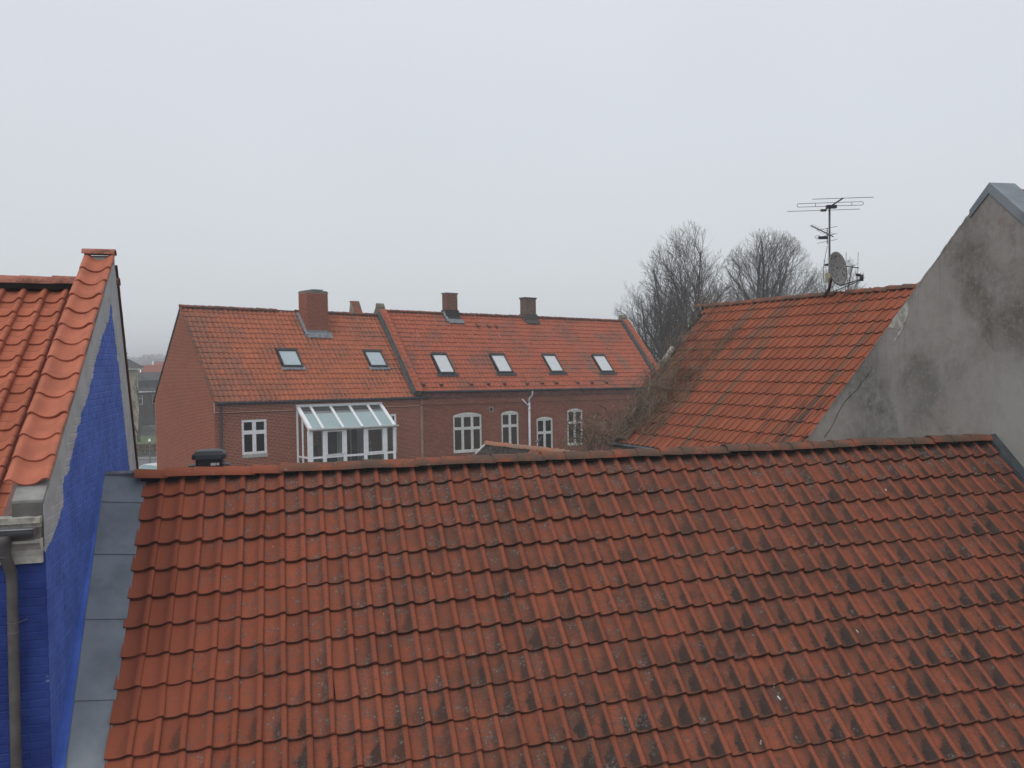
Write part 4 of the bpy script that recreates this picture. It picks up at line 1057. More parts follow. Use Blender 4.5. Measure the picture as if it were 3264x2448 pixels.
m = MB(); m.prism([HA(-.035, 0, -.03), HA(-.035, -3.3, -kA * 3.3 - .0), HA(-.035, -3.3, -kA * 3.3 - .10), HA(-.035, 0, -.13)], HA(.1, 0, 0) - HA(0, 0, 0)); m.build('verge_board', M_gutter, hA)
for (x0, x1, y0, y1) in skA: skylight(hA, ra, x0, x1, y0, y1, M_skyglass, M_lead, 0.0)
window(hA, HA, *winA[:2], winA[2], winA[3], 2, -4.935, M_white, M_glassd, bwA - .012, fw=.048, sill=True)
window(hA, HA, 7.72, 8.0, -5.97, -4.46, 1, -4.98, M_white, M_glassd, bwA - .012, fw=.045, sill=True)
m = MB(); m.tube([HA(-.02, bwA + .16, -3.795), HA(9.60, bwA + .16, -3.795)], .065, 10); m.box(HA, (-.02, bwA + .06, -3.80), (9.60, bwA + .20, -3.755)); m.build('gutter', M_gutter, hA)
m = MB(); m.tube([HA(.24, bwA + .15, -3.84), HA(.24, bwA + .10, -3.98), HA(.235, bwA + .055, -4.1), HA(.20, bwA + .055, cg)], .052, 10); m.build('downpipe', plain('grey_blue_pipe', (0.055, 0.06, 0.07), .5, var=.3), hA)
# big chimney
m = MB(); m.box(HA, (5.04, .16, -1.3), (6.06, .86, .74)); chn = m.build('chimney', M_mortD, hA)
mb = MB()
bricks(mb, lambda a, c, o: HA(a / HS, .86 + o / HS, c / HS), .70 * HS, -1.0 * HS, lambda c: (5.04 * HS, 6.06 * HS), [], None, seed=8)
bricks(mb, lambda a, c, o: HA(5.04 - o / HS, a / HS, c / HS), .70 * HS, -1.0 * HS, lambda c: (.16 * HS, .86 * HS), [], None, seed=9)
mb.build('brick', M_brickA, chn, kind='stuff')
m = MB(); m.box(HA, (5.025, .145, .74), (6.075, .875, .80)); m.box(HA, (5.06, .18, .80), (6.04, .84, .835)); m.build('cap', M_concrete, chn)
m = MB(); m.box(HA, (5.45, .3, .835), (5.9, .7, .875)); m.box(HA, (5.42, .27, .875), (5.93, .73, .905)); m.build('flue_cover', M_lead, chn)
m = MB()
P = ra
m.box(HA, (5.02, .80, -kA * .86 - .02), (6.08, .885, -kA * .86 + .13)); 
m.hexa([P(4.93, .1, -.02), P(5.04, .1, -.02), P(5.04, .95, -.02), P(4.93, .95, -.02), P(4.93, .1, .045), P(5.04, .1, .09), P(5.04, .95, .09), P(4.93, .95, .045)])
n = 22
for i in range(n + 1):
    x = 4.93 + 1.26 * i / n; m.v += [tuple(P(x, .84, .06)), tuple(P(x, 1.03 + .012 * (i % 2), .02 + .012 * math.cos(i * 1.9)))]
k0 = len(m.v) - 2 * (n + 1)
for i in range(n): m.face(k0 + 2 * i, k0 + 2 * i + 1, k0 + 2 * i + 3, k0 + 2 * i + 2)
m.build('flashing', M_lead, chn)

# ---------------- house B: older dark red brick, six roof lights
hB = thing('brick_house', 'older dark red brick house with four roof windows, two thin chimneys and arched white windows', 'house', tuple(HB(7.5, 0, 0))[:2] + (GZ,))
bwB = 3.086; cgB = (GZ - BR0.z) / HS; LBu = 15.0
m = MB(); Bw_ = [(1.645, 3.19, -6.478, -4.845 + .125), (4.32, 5.315, -6.48, -4.82 + .10), (6.40, 7.39, -6.80, -5.165 + .10), (8.33, 9.315, -6.49, -4.815 + .10)]
m.box(HB, (-.05, -2.9, cgB), (15.3, bwB - .14, -3.80)); wall_slab(m, HB, -.05, 15.3, cgB, -3.74, bwB - .14, bwB - .02, Bw_); m.build('wall', M_mortB, hB)
Bw = [(1.645, 3.19, -6.478, -4.845, 3, -5.435, .125), (4.32, 5.315, -6.48, -4.82, 2, -5.413, .10), (6.40, 7.39, -6.80, -5.165, 2, -5.825, .10), (8.33, 9.315, -6.49, -4.815, 2, -5.405, .10)]
def arch_hole(w):
    def f(c):
        c = c / HS
        if w[2] - .06 < c <= w[3]: return (w[0] * HS, w[1] * HS)
        if w[3] < c < w[3] + w[6]:
            d = (c - w[3]) / w[6]; q = math.sqrt(max(0, 1 - d)) / 2; mid = (w[0] + w[1]) / 2; L = (w[1] - w[0])
            return ((mid - L * q) * HS, (mid + L * q) * HS)
        # soldier course of the arch
    return f
def arch_band(w):      # region taken by the ring of upright bricks
    def f(c):
        c = c / HS; top = w[3] + w[6] + .20; L = w[1] - w[0] + .34; mid = (w[0] + w[1]) / 2; base = w[3] - .0
        if base < c < top:
            d = (c - base) / (top - base); q = math.sqrt(max(0, 1 - d)) / 2; return ((mid - L * q) * HS, (mid + L * q) * HS)
    return f
mb = MB()
frB = lambda a, c, o: HB(a / HS, bwB - .02 + o / HS, c / HS)
vent_hole = lambda c: (3.655 * HS, 3.83 * HS) if -4.71 < c / HS < -4.51 else None
bricks(mb, frB, -4.31 * HS, -7.6 * HS, lambda c: (0.1, 15.2 * HS), [arch_hole(w) for w in Bw] + [arch_band(w) for w in Bw] + [vent_hole], None, proud=.008, seed=13)
bricks(mb, lambda a, c, o: HB(a / HS, bwB + .022 + o / HS, c / HS), -4.06 * HS, -4.29 * HS, lambda c: (0.1, 15.2 * HS), [], None, proud=.006, seed=14)
for w in Bw:           # arch bricks
    n = int((w[1] - w[0]) * HS / 0.078); mid = (w[0] + w[1]) / 2; L = w[1] - w[0]
    for i in range(-2, n + 2):
        x = (i + .5) / n; y = w[6] * 4 * x * (1 - x) if 0 < x < 1 else w[6] * (4 * x * (1 - x))
        a = w[0] + L * x; ang = (x - .5) * 1.1 * (w[6] / .1) * .55
        dx, dz = math.sin(ang), math.cos(ang); tw = .029
        base = (a, w[3] + y + .006); top = (a + dx * .19, w[3] + y + dz * .19)
        q = [(base[0] - tw, base[1]), (base[0] + tw, base[1]), (top[0] + tw, top[1]), (top[0] - tw, top[1])]
        f = [HB(p[0], bwB - .012, p[1]) for p in q]; bk = [HB(p[0], bwB - .02, p[1]) for p in q]
        j = len(mb.v); mb.v += [tuple(t) for t in bk + f]; mb.face(j + 4, j + 5, j + 6, j + 7)
        for s in range(4): mb.face(j + s, j + (s + 1) % 4, j + 4 + (s + 1) % 4, j + 4 + s)
mb.build('brick', M_brickB, hB, kind='stuff')
m = MB(); m.box(HB, (-.05, bwB - .03, -4.295), (15.3, bwB + .022, -3.76)); m.build('frieze', M_mortB, hB)
m = MB(); m.box(HB, (-.05, bwB + .0, -4.06), (15.3, bwB + .05, -4.0)); m.box(HB, (-.05, bwB + .0, -3.998), (15.3, bwB + .08, -3.93)); m.box(HB, (-.05, bwB, -3.928), (15.3, bwB + .10, -3.82)); m.build('corbel', plain('dark_corbel_brick', (0.17, 0.072, 0.050), .9, var=.3), hB)  # corbel under the eaves in a darker brick tone
m = MB(); m.box(HB, (-.05, bwB - .01, -4.33), (15.3, bwB + .018, -4.305)); m.build('drip_course', plain('dark_brick_course', (0.07, 0.035, 0.03), .9, var=.3), hB)
m = MB()
for w in Bw:
    L = w[1] - w[0]
    for sg in (0, 1):
        pts = [HB(w[0] + (L if sg else 0), bwB - .10, w[3] + w[6]), ]
        n = 6
        for i in range(n + 1):
            x = .5 * i / n; xx = x if not sg else 1 - x
            pts.append(HB(w[0] + L * xx, bwB - .10, w[3] + w[6] * 4 * x * (1 - x)))
        m.prism(pts, HB(0, .082, 0) - HB(0, 0, 0))
m.build('arch_spandrel', M_mortB, hB)
for w in Bw: window(hB, HB, w[0], w[1], w[2], w[3], w[4], w[5], M_oldwhite, M_glasscurt if w is Bw[0] or w is Bw[1] else M_glassd, bwB - .012, arch=w[6], fw=.038)
m = MB(); m.box(HB, (3.655, bwB - .015, -4.71), (3.83, bwB - .005, -4.51)); rect_ring(m, HB, 3.645, 3.84, -4.72, -4.50, .025, bwB - .01, bwB + .004); vn = m.build('wall_vent', M_sill, hB)
m = MB(); m.box(HB, (3.675, bwB - .004, -4.695), (3.81, bwB - .002, -4.53)); m.build('opening', M_dark, vn)
m = MB(); m.box(HB, (10.085, bwB - .012, -5.25), (10.225, bwB + .012, -5.06)); m.build('wall_plate', plain('greenish_plate', (0.22, 0.24, 0.17), .8, var=.3), hB)
# roof B
m = MB(); P = rbf
m.hexa([P(-.1, 0, -.18), P(14.95, 0, -.18), P(14.95, 3.22, -.18), P(-.1, 3.22, -.18), P(-.1, 0, -.13), P(14.95, 0, -.13), P(14.95, 3.22, -.13), P(-.1, 3.22, -.13)]); m.build('roof_deck', M_dark, hB)
m = MB(); m.hexa([HB(-.4, 0, -.1), HB(15.3, 0, -.1), HB(15.3, -3.35, -.1 - kB * 3.35), HB(-.4, -3.35, -.1 - kB * 3.35), HB(-.4, 0, 0), HB(15.3, 0, 0), HB(15.3, -3.35, -kB * 3.35), HB(-.4, -3.35, -kB * 3.35)]); m.build('rear_roof_slope', M_cap_red, hB)
bme_ = tile_mesh('tile', WB, GB, 0.052, 0.028, 0.045, M_tile_b)
skB = [(1.30, 2.125, 1.795, 2.57), (4.575, 5.425, 1.79, 2.55), (7.775, 8.615, 1.78, 2.535), (11.11, 12.0, 1.77, 2.535)]
ckB = [(3.28, 3.97, -.02, .22), (8.2, 9.0, -.02, .26)]
cells = []
for r in range(18):
    for c in range(69):
        a = (c + .5) * WB / HS; b = (r + .5) * GB * math.cos(SB) / HS
        if inside(skB + ckB, a, b, .02) or a > 14.93: continue
        cells.append((c, r))
lay_tiles(hB, bme_, cells, BR0, b1, bv, bN, WB, GB, jit=2.2)
bcp = cap_mesh('ridge_tile', 0.40, 0.125, 0.8, 0.016, M_cap_red)
for i in range(50):
    a = -.05 + i * .30
    if 3.0 < a < 3.85 or 7.95 < a < 8.85: continue
    obj('ridge_tile', bcp, hB, basis(HB(a, 0, -.04) + Zv * R.uniform(-.012, .012), b1, Zv.cross(b1).normalized(), b1.cross(Zv.cross(b1).normalized())) @ Matrix.Rotation(.02 + R.gauss(0, .014), 4, 'Y'))
for i, (x0, x1, y0, y1) in enumerate(skB): skylight(hB, rbf, x0, x1, y0, y1, M_skyglass2, M_gutter, 0.07)
# ventilation tiles: three near the ridge, a row above the eaves
def vent_tile(P, a, b, up=True):
    m = MB(); w = .085; 
    q = lambda x, y, z: P(a + x, b + y, z)
    m.hexa([q(-w, -.06, -.01), q(w, -.06, -.01), q(w, .09, -.01), q(-w, .09, -.01), q(-w * .8, -.05, .02), q(w * .8, -.05, .02), q(w * .9, .07, .10), q(-w * .9, .07, .10)])
    o = m.build('vent_tile', M_cap_red, hB)
    m = MB(); m.quad(q(-w * .7, .0905, .0), q(w * .7, .0905, .0), q(w * .68, .0745, .07), q(-w * .68, .0745, .07)); m.build('opening', M_dark, o)
for a in (4.778, 5.45, 5.905): vent_tile(rbf, a, .50)
for a in (.17, 1.095, 2.712, 3.653, 4.583, 5.923, 6.853, 7.737, 9.104, 10.044, 11.049): vent_tile(rbf, a, 2.93)
# party-wall parapets
def parapet(a0, a1_, label, side=True):
    m = MB(); P = rbf
    tp = .17
    m.hexa([P(a0, -.0, -.3), P(a1_, -.0, -.3), P(a1_, 3.28, -.3), P(a0, 3.28, -.3), P(a0, -.0, tp), P(a1_, -.0, tp), P(a1_, 3.28, tp), P(a0, 3.28, tp)])
    m.prism([HB(a0, .02, .0), HB(a0, -.22, -.05), HB(a0, -.14, .30), HB(a0, .04, .30), HB(a0, .16, .10)], HB(a1_ - a0, 0, 0) - HB(0, 0, 0))
    m.prism([HB(a0, -.12, -.35), HB(a0, -3.3, -kB * 3.3 - .35), HB(a0, -3.3, -kB * 3.3 + .15), HB(a0, -.12, .18)], HB(a1_ - a0, 0, 0) - HB(0, 0, 0))
    p_ = m.build('parapet', plain('parapet_render', (0.17, 0.15, 0.115), .95, var=.35, scale=5), hB)
    m = MB(); m.hexa([P(a0 - .012, .12, -.05), P(a0, .12, -.05), P(a0, 3.28, -.05), P(a0 - .012, 3.28, -.05), P(a0 - .012, .12, .09), P(a0, .12, .09), P(a0, 3.28, .09), P(a0 - .012, 3.28, .09)])
    m.hexa([P(a0 - .10, .12, -.02), P(a0 - .012, .12, -.0), P(a0 - .012, 3.28, -.0), P(a0 - .10, 3.28, -.02), P(a0 - .10, .12, .01), P(a0 - .012, .12, .05), P(a0 - .012, 3.28, .05), P(a0 - .10, 3.28, .01)])
    m.build('lead_flashing', M_zincd, p_)
    pt = parapet_tile('parapet_tile', (a1_ - a0) * HS + .03, GB * .98, .05, .014, .03, M_tile_b)
    for i in range(18):
        obj('parapet_tile', pt, hB, basis(P(a0 - .01, .10, tp + .015) + bv * (i * (LB - .05) / 18), b1, (bv - b1 * bv.dot(b1)).normalized(), bN))
parapet(-.42, -.10, '')
parapet(14.95, 15.32, '')
m = MB(); m.prism([HB(-1.3, -1.35, -.9), HB(-1.3, -1.0, .35), HB(-1.3, -.85, .35), HB(-1.3, -.35, -.5)], HB(.35, 0, 0) - HB(0, 0, 0)); m.build('rear_gable_parapet', plain('buff_render', (0.25, 0.20, 0.14), .95, var=.3), hB)
m = MB(); m.hexa([HB(x, y, z) for z, dy in ((.36, 0), (.42, 0)) for x, y in ((-1.32, -1.03), (-.93, -1.03), (-.93, -.83), (-1.32, -.83))])
m.hexa([HB(-1.31, -.83, .36), HB(-.94, -.83, .36), HB(-.94, -.3, -.52), HB(-1.31, -.3, -.52), HB(-1.31, -.80, .42), HB(-.94, -.80, .42), HB(-.94, -.25, -.47), HB(-1.31, -.25, -.47)]); m.build('rear_parapet_tiles', M_cap_red, hB)
m = MB(); m.tube([HB(-.05, bwB + .20, -3.74), HB(15.3, bwB + .20, -3.74)], .06, 10); m.box(HB, (-.05, bwB + .10, -3.75), (15.3, bwB + .235, -3.70)); m.build('gutter', M_gutter, hB)
m = MB()
m.tube([HB(6.03, bwB + .18, -3.79), HB(6.03, bwB + .16, -3.96), HB(6.0, bwB + .10, -4.06), HB(5.925, bwB + .055, -4.14), HB(5.915, bwB + .055, -4.5)], .05, 10)
m.tube([HB(5.915, bwB + .055, -4.36), HB(5.90, bwB + .055, cgB)], .068, 10); m.tube([HB(5.50, bwB + .055, -4.18), HB(5.90, bwB + .055, -4.55)], .050, 10)
for zz in (-4.66, -5.5): m.tube([HB(5.908, bwB + .055, zz), HB(5.908, bwB + .055, zz - .05)], .078, 10)
m.tube([HB(6.03, bwB + .165, -3.88), HB(6.03, bwB + .165, -3.93)], .062, 10)
m.build('downpipe', M_pvc, hB, smooth=True)
# thin chimneys
def chimney(a0, a1_, b0, b1_, top, sooty, label):
    m = MB(); m.box(HB, (a0, b0, -.6), (a1_, b1_, top)); c_ = m.build('chimney', M_mortB, hB, label=label)
    mb = MB()
    bricks(mb, lambda a, c, o: HB(a / HS, b1_ + o / HS, c / HS), (top - .04) * HS, -.25 * HS, lambda c: (a0 * HS, a1_ * HS), [], None, seed=21, proud=.008)
    bricks(mb, lambda a, c, o: HB(a0 - o / HS, a / HS, c / HS), (top - .04) * HS, -.25 * HS, lambda c: (b0 * HS, b1_ * HS), [], None, seed=22, proud=.008)
    mb.build('brick', M_brickN if not sooty else plain('sooty_chimney', (0.12, 0.082, 0.062), .95, var=.3, scale=5), c_, kind='stuff')
    m = MB(); m.box(HB, (a0 - .04, b0 - .04, top - .05), (a1_ + .04, b1_ + .04, top + (.035 if sooty else .0))); m.build('cap', M_concrete if not sooty else plain('sooty_cap', (0.07, 0.055, 0.045), .95), c_)
    m = MB(); kk = M_concrete if sooty else M_gutter
    m.box(HB, (a0 - .05, b0 - .05, -.5), (a1_ + .05, b1_ + .05, .13 if not sooty else .10))
    m.hexa([rbf(a0 - .12, .0, 0), rbf(a1_ + .14, .0, 0), rbf(a1_ + .20, .36, 0), rbf(a0 - .02, .36, 0), rbf(a0 - .05, .0, .10), rbf(a1_ + .05, .0, .10), rbf(a1_ + .12, .34, .04), rbf(a0 + .02, .34, .04)])
    m.build('base', plain('tarred_base', (0.03, 0.03, 0.028), .8, var=.3) if not sooty else plain('dark_cement_base', (0.07, 0.062, 0.052), .9, var=.3), c_)
    if not sooty:
        m = MB(); P = rbf
        m.hexa([P(a0 - .16, .0, .0), P(a0 - .0, .0, .0), P(a0 + .02, .40, .0), P(a0 - .1, .40, .0), P(a0 - .16, .0, .04), P(a0 - .04, .0, .12), P(a0 + .0, .38, .07), P(a0 - .1, .38, .04)])
        m.hexa([P(a0 - .06, .30, .0), P(a1_ + .20, .30, .0), P(a1_ + .26, .46, .0), P(a0 - .02, .46, .0), P(a0 - .06, .30, .06), P(a1_ + .18, .30, .06), P(a1_ + .24, .46, .035), P(a0 - .0, .46, .035)])
        m.build('lead_apron', M_lead, c_)
chimney(3.24, 3.86, -.20, .20, .965, False, 'red brick chimney with tarred base and pale lead apron')
chimney(8.03, 8.72, -.24, .20, .93, True, 'sooty brown chimney with flat cap and dark cement base')

# ---------------- glazed bay on house A
cons = thing('conservatory', 'white framed glass lean-to bay fixed to the smooth red brick wall', 'conservatory', tuple(HA(5.3, 3.6, -5)))
C0, C1, CB0, CB1 = 3.30, 7.25, bwA, bwA + 1.0
ct, ce = -3.985, -4.80
crf = lambda a, t, h: HA(a, CB0 + (CB1 - CB0 + .06) * t, ct + (ce - ct) * t * 1.06 + h)
bars = [3.36, 3.90, 4.79, 5.66, 6.53, 7.19]
fan_ = lambda a, t: a + .12 * t * 0
for i, a in enumerate(bars):
    w = .075 if i in (0, 5) else .052
    m = MB(); m.hexa([crf(a - w, 0, -.03), crf(a + w, 0, -.03), crf(a + w, 1, -.03), crf(a - w, 1, -.03), crf(a - w, 0, .035), crf(a + w, 0, .035), crf(a + w, 1, .035), crf(a - w, 1, .035)]); m.build('roof_bar', M_white, cons)
for a, b in zip(bars, bars[1:]):
    m = MB(); m.hexa([crf(a + .04, .01, -.01), crf(b - .04, .01, -.01), crf(b - .04, .99, -.01), crf(a + .04, .99, -.01), crf(a + .04, .01, .004), crf(b - .04, .01, .004), crf(b - .04, .99, .004), crf(a + .04, .99, .004)]); m.build('roof_pane', M_roofglass, cons)
for a, b in zip(bars, bars[1:]):  # pale sheets added under the panes to imitate the roof glass reflection
    m = MB(); m.hexa([crf(a + .05, .30, -.06), crf(b - .05, .30, -.06), crf(b - .05, .97, -.06), crf(a + .05, .97, -.06), crf(a + .05, .30, -.052), crf(b - .05, .30, -.052), crf(b - .05, .97, -.052), crf(a + .05, .97, -.052)]); m.build('reflection_sheet', M_roofpale, cons)
m = MB(); m.box(HA, (C0 - .02, CB0 - .005, ct - .05), (C1 + .02, CB0 + .05, ct + .055)); m.build('wall_plate', M_white, cons)
m = MB(); m.tube([HA(C0 - .03, CB1 + .12, ce - .085), HA(C1 + .10, CB1 + .12, ce - .085)], .055, 10); m.build('gutter', M_sill, cons)
m = MB(); m.box(HA, (C0, CB1 - .03, ce - .14), (C1, CB1 + .045, ce - .03)); m.build('eaves_beam', M_white, cons)
cbot = -6.65; rail = -5.98
posts = [(3.36, .10), (3.97, .075), (4.88, .075), (5.82, .075), (6.77, .08), (7.21, .055)]
for a, w in posts:
    m = MB(); m.box(HA, (a - w, CB1 - .04, cbot), (a + w, CB1 + .035, ce - .13)); m.build('post', M_white, cons)
for i, (p, q) in enumerate(zip(posts, posts[1:])):
    x0, x1 = p[0] + p[1], q[0] - q[1]
    m = MB(); m.box(HA, (x0, CB1 - .03, rail - .04), (x1, CB1 + .025, rail + .04)); m.build('rail', M_white, cons)
    if i in (1, 3):
        m = MB(); rect_ring(m, HA, x0 + .005, x1 - .005, rail + .045, ce - .15, .045, CB1 - .02, CB1 + .04); m.build('opening_sash', M_white, cons)
        m = MB(); m.box(HA, (x0 + .05, CB1 - .002, rail + .09), (x1 - .05, CB1 + .004, ce - .195)); m.build('pane', M_clear, cons)
    else:
        m = MB(); m.box(HA, (x0, CB1 - .002, rail + .04), (x1, CB1 + .004, ce - .14)); m.build('pane', M_clear, cons)
    m = MB(); m.box(HA, (x0, CB1 - .002, cbot), (x1, CB1 + .004, rail - .04)); m.build('pane', M_clear, cons)
for aa in (C0 + .03, C1 - .03):
    m = MB()
    m.box(HA, (aa - .03, CB0, cbot), (aa + .03, CB0 + .06, ct - .06)); m.box(HA, (aa - .025, CB0 + .43, cbot), (aa + .025, CB0 + .49, ct - .45)); m.build('side_post', M_white, cons)
    m = MB(); m.hexa([HA(aa - .03, CB0, ct - .09), HA(aa + .03, CB0, ct - .09), HA(aa + .03, CB1, ce - .14), HA(aa - .03, CB1, ce - .14), HA(aa - .03, CB0, ct + .0), HA(aa + .03, CB0, ct + .0), HA(aa + .03, CB1, ce - .04), HA(aa - .03, CB1, ce - .04)]); m.build('side_rafter', M_white, cons)
    m = MB(); m.box(HA, (aa - .025, CB0 + .06, rail - .03), (aa + .025, CB1 - .04, rail + .03)); m.build('side_rail', M_white, cons)
    for y0, y1, zt0, zt1 in ((CB0 + .06, CB0 + .43, ct - .13, ct - .45), (CB0 + .49, CB1 - .05, ct - .50, ce - .14)):
        m = MB(); m.prism([HA(aa, y0, rail + .03), HA(aa, y1, rail + .03), HA(aa, y1, zt1), HA(aa, y0, zt0)], HA(.006, 0, 0) - HA(0, 0, 0)); m.build('side_pane', M_clear, cons)
        m = MB(); m.prism([HA(aa, y0, cbot), HA(aa, y1, cbot), HA(aa, y1, rail - .03), HA(aa, y0, rail - .03)], HA(.006, 0, 0) - HA(0, 0, 0)); m.build('side_pane', M_clear, cons)
m = MB(); m.box(HA, (C0, CB0, cbot - .15), (C1 + .06, CB1 + .04, cbot - .002)); m.build('floor_slab', M_concrete, cons)
m = MB(); m.box(HA, (C0 + .05, CB0, cg), (C1, CB1, cbot - .152)); m.build('base_wall', M_brickA, cons)
m = MB(); m.tube([HA(4.0, CB1 + .07, rail + .10), HA(4.86, CB1 + .07, rail + .12)], .014, 6); m.build('handrail', M_alu, cons)
# doors of the house inside the bay
for (x0, x1) in ((4.45, 5.10), (5.75, 6.05)):
    m = MB(); m.box(HA, (x0, bwA - .0185, -6.6), (x1, bwA - .016, -4.9)); dr = m.build('doorway', M_room, hA)
    m = MB(); rect_ring(m, HA, x0 - .05, x1 + .05, -6.62, -4.85, .05, bwA - .0, bwA + .03); m.build('door_frame', M_white, dr)
m = MB()
m.hexa([HA(x, y, z) for z in (-6.6, -4.95) for x, y in ((5.16, bwA + .04), (5.22, bwA + .04), (5.30, bwA + .34), (5.25, bwA + .34))]); m.build('open_door', M_white, hA)
m = MB(); m.hexa([HA(x, y, z) for z in (-6.6, -4.95) for x, y in ((6.12, bwA + .04), (6.17, bwA + .04), (6.25, bwA + .3), (6.2, bwA + .3))]); m.build('open_door', M_white, hA)
lad = thing('stepladder', 'aluminium stepladder standing inside the glass bay', 'stepladder', tuple(HA(6.3, 3.6, cbot)))
for s_ in (0, .30):
    m = MB(); m.tube([HA(6.02 + s_, 3.78, cbot), HA(6.06 + s_ * .9, 3.62, -5.45), HA(6.10 + s_ * .75, 3.60, -5.36)], .016, 6); m.build('rail', M_alu, lad)
m = MB(); m.tube([HA(6.10, 3.60, -5.36), HA(6.2, 3.6, -5.33), HA(6.325, 3.60, -5.36)], .016, 6); m.build('top_loop', M_alu, lad)
for zz in (-5.6, -5.83, -6.06, -6.29): 
    m = MB(); m.box(HA, (6.06, 3.60 - (zz + 5.4) * .13, zz), (6.34, 3.70 - (zz + 5.4) * .13, zz + .03)); m.build('step', M_alu, lad)
ch_ = thing('folding_chair', 'dark folded chair leaning behind the left panes of the glass bay', 'chair', tuple(HA(3.9, 3.5, cbot)))
m = MB(); m.tube([HA(3.82, 3.55, cbot), HA(3.93, 3.5, -5.9), HA(3.88, 3.46, -5.5)], .02, 6); m.build('leg', M_black, ch_)
m = MB(); m.tube([HA(3.99, 3.55, cbot), HA(3.84, 3.5, -6.1)], .02, 6); m.build('leg', M_black, ch_)
m = MB(); m.box(HA, (3.80, 3.46, -5.95), (3.96, 3.52, -5.55)); m.build('backrest', M_black, ch_)

# ================================================================== ANTENNA AND DISH
mx, my = 7.20, 20.2
ant = thing('tv_antenna', 'tall roof mast with three yagi aerials above the creeper roof', 'antenna', (mx, my, 1.2))
T = lambda name, pts, r, mat=M_antenna, seg=6, par=ant: (lambda m: (m.tube(pts, r, seg), m.build(name, mat, par, smooth=True)))(MB())
T('mast', [(mx + .0, my, 1.1), (mx + .02, my, 3.32)], .022)
bx0, bx1 = V((7.25, 20.62, 3.33)), V((7.17, 19.25, 3.36))
T('boom', [bx0, bx1], .016)
def elem(par, name, c, d, L, r=.0065): return T(name, [V(c) - V(d) * L / 2, V(c) + V(d) * L / 2], r, par=par, seg=5)
ex = V((1, -.03, .012)).normalized()
elem(ant, 'reflector_element', bx0 + V((-.02, 0, -.0)), ex, 1.66)
elem(ant, 'director_element', bx1 + V((0, 0, 0)), ex, 1.30)
# folded dipole
dc = V((7.20, 20.1, 3.375)); Ld, hd2 = .74, .038
pts = [dc + ex * x + Zv * z for x, z in [(-Ld + .04, hd2), (0, hd2), (Ld - .04, hd2)]] + [dc + ex * (Ld - .04 + .038 * math.cos(a)) + Zv * (hd2 * math.sin(a)) for a in (1.0, .4, -.4, -1.0)] + [dc + ex * x - Zv * hd2 for x in (Ld - .04, .05)]
T('folded_dipole', pts, .0065, seg=5)
pts = [dc + ex * x - Zv * hd2 for x in (-.05, -Ld + .04)] + [dc + ex * (-Ld + .04 - .038 * math.cos(a)) + Zv * (hd2 * math.sin(a)) for a in (-1.0, -.4, .4, 1.0)] + [dc + ex * (-Ld + .04) + Zv * hd2]
T('folded_dipole', pts, .0065, seg=5)
for x in (-.33, .48): T('dipole_spacer', [dc + ex * x - Zv * hd2, dc + ex * x + Zv * hd2], .006, seg=5)
m = MB(); m.box(lambda a, b, c: V((7.2 + a, 20.12 + b, 3.33 + c)), (-.08, -.05, -.04), (.14, .05, .03)); m.build('junction_box', M_black, ant)
m = MB(); m.hexa([V((7.22 + a * .06, 20.6 + b * .03, 3.30 + c)) for c in (0, .05) for a, b in ((-1, -1), (1, -1), (1, 1), (-1, 1))]); m.build('boom_clamp', M_antenna, ant)
# UHF yagi pointing left
ub0, ub1 = V((7.28, 20.15, 2.66)), V((6.58, 19.55, 2.83)); T('uhf_boom', [ub0, ub1], .012)
ud = (ub1 - ub0).normalized(); up_ = V((.62, -.70, .25)).normalized()
for i in range(9):
    t_ = .12 + .105 * i; elem(ant, 'uhf_director', ub0.lerp(ub1, t_) + Zv * .01, up_, .20 - .010 * i, .004)
for dz in (.16, .0, -.13): elem(ant, 'uhf_reflector', V((7.10, 20.02, 2.67 + dz)), V((.85, -.5, .12)).normalized(), .44, .005)
T('uhf_support', [(7.10, 20.02, 2.48), (7.10, 20.02, 2.84)], .010)
m = MB(); m.box(lambda a, b, c: V((7.02 + a, 20.0 + b, 2.62 + c)), (-.12, -.03, -.03), (.08, .03, .03)); m.build('junction_box', M_black, ant)
pts = [V((6.85 + .07 * math.cos(a), 19.9, 2.62 + .035 * math.sin(a))) for a in np.linspace(.8, 5.6, 8)]; T('uhf_dipole', pts, .005, seg=5)
# small vertical yagi pointing right
vb0, vb1 = V((7.14, 20.15, 1.905 + .15)), V((7.62, 19.55, 1.79 + .10)); T('vertical_boom', [vb0, vb1], .013)
vd = V((.03, 0, 1)).normalized()
for f_, L_ in ((.60, .60), (.97, .66)):
    elem(ant, 'vertical_element', vb0.lerp(vb1, f_) + Zv * .03, vd, L_ * .95, .0055)
c_ = vb0.lerp(vb1, .30)
pts = [c_ + V((-.032 - .02, 0, -.27)), c_ + V((-.028, 0, .25))] + [c_ + V((-.0 - .03 * math.cos(a) + .0, 0, .25 + .032 * math.sin(a))) for a in (.6, 1.2, 1.9, 2.5)] + [c_ + V((.032, 0, .25)), c_ + V((.018, 0, -.27))]
T('vertical_dipole', pts, .0055, seg=5)
m = MB(); m.box(lambda a, b, c: V((7.19 + a, 20.16 + b, 2.03 + c)), (-.10, -.03, -.02), (.10, .03, .02)); m.box(lambda a, b, c: V((7.29 + a, 19.97 + b, 1.98 + c)), (-.03, -.03, -.05), (.03, .03, .05)); m.build('junction_box', M_black, ant)
m = MB(); m.box(lambda a, b, c: V((7.13 + a, 20.12 + b, 1.66 + c)), (-.03, -.05, -.01), (.30, .06, .19)); m.build('amplifier_box', plain('beige_plastic', (0.42, 0.38, 0.25), .7), ant)
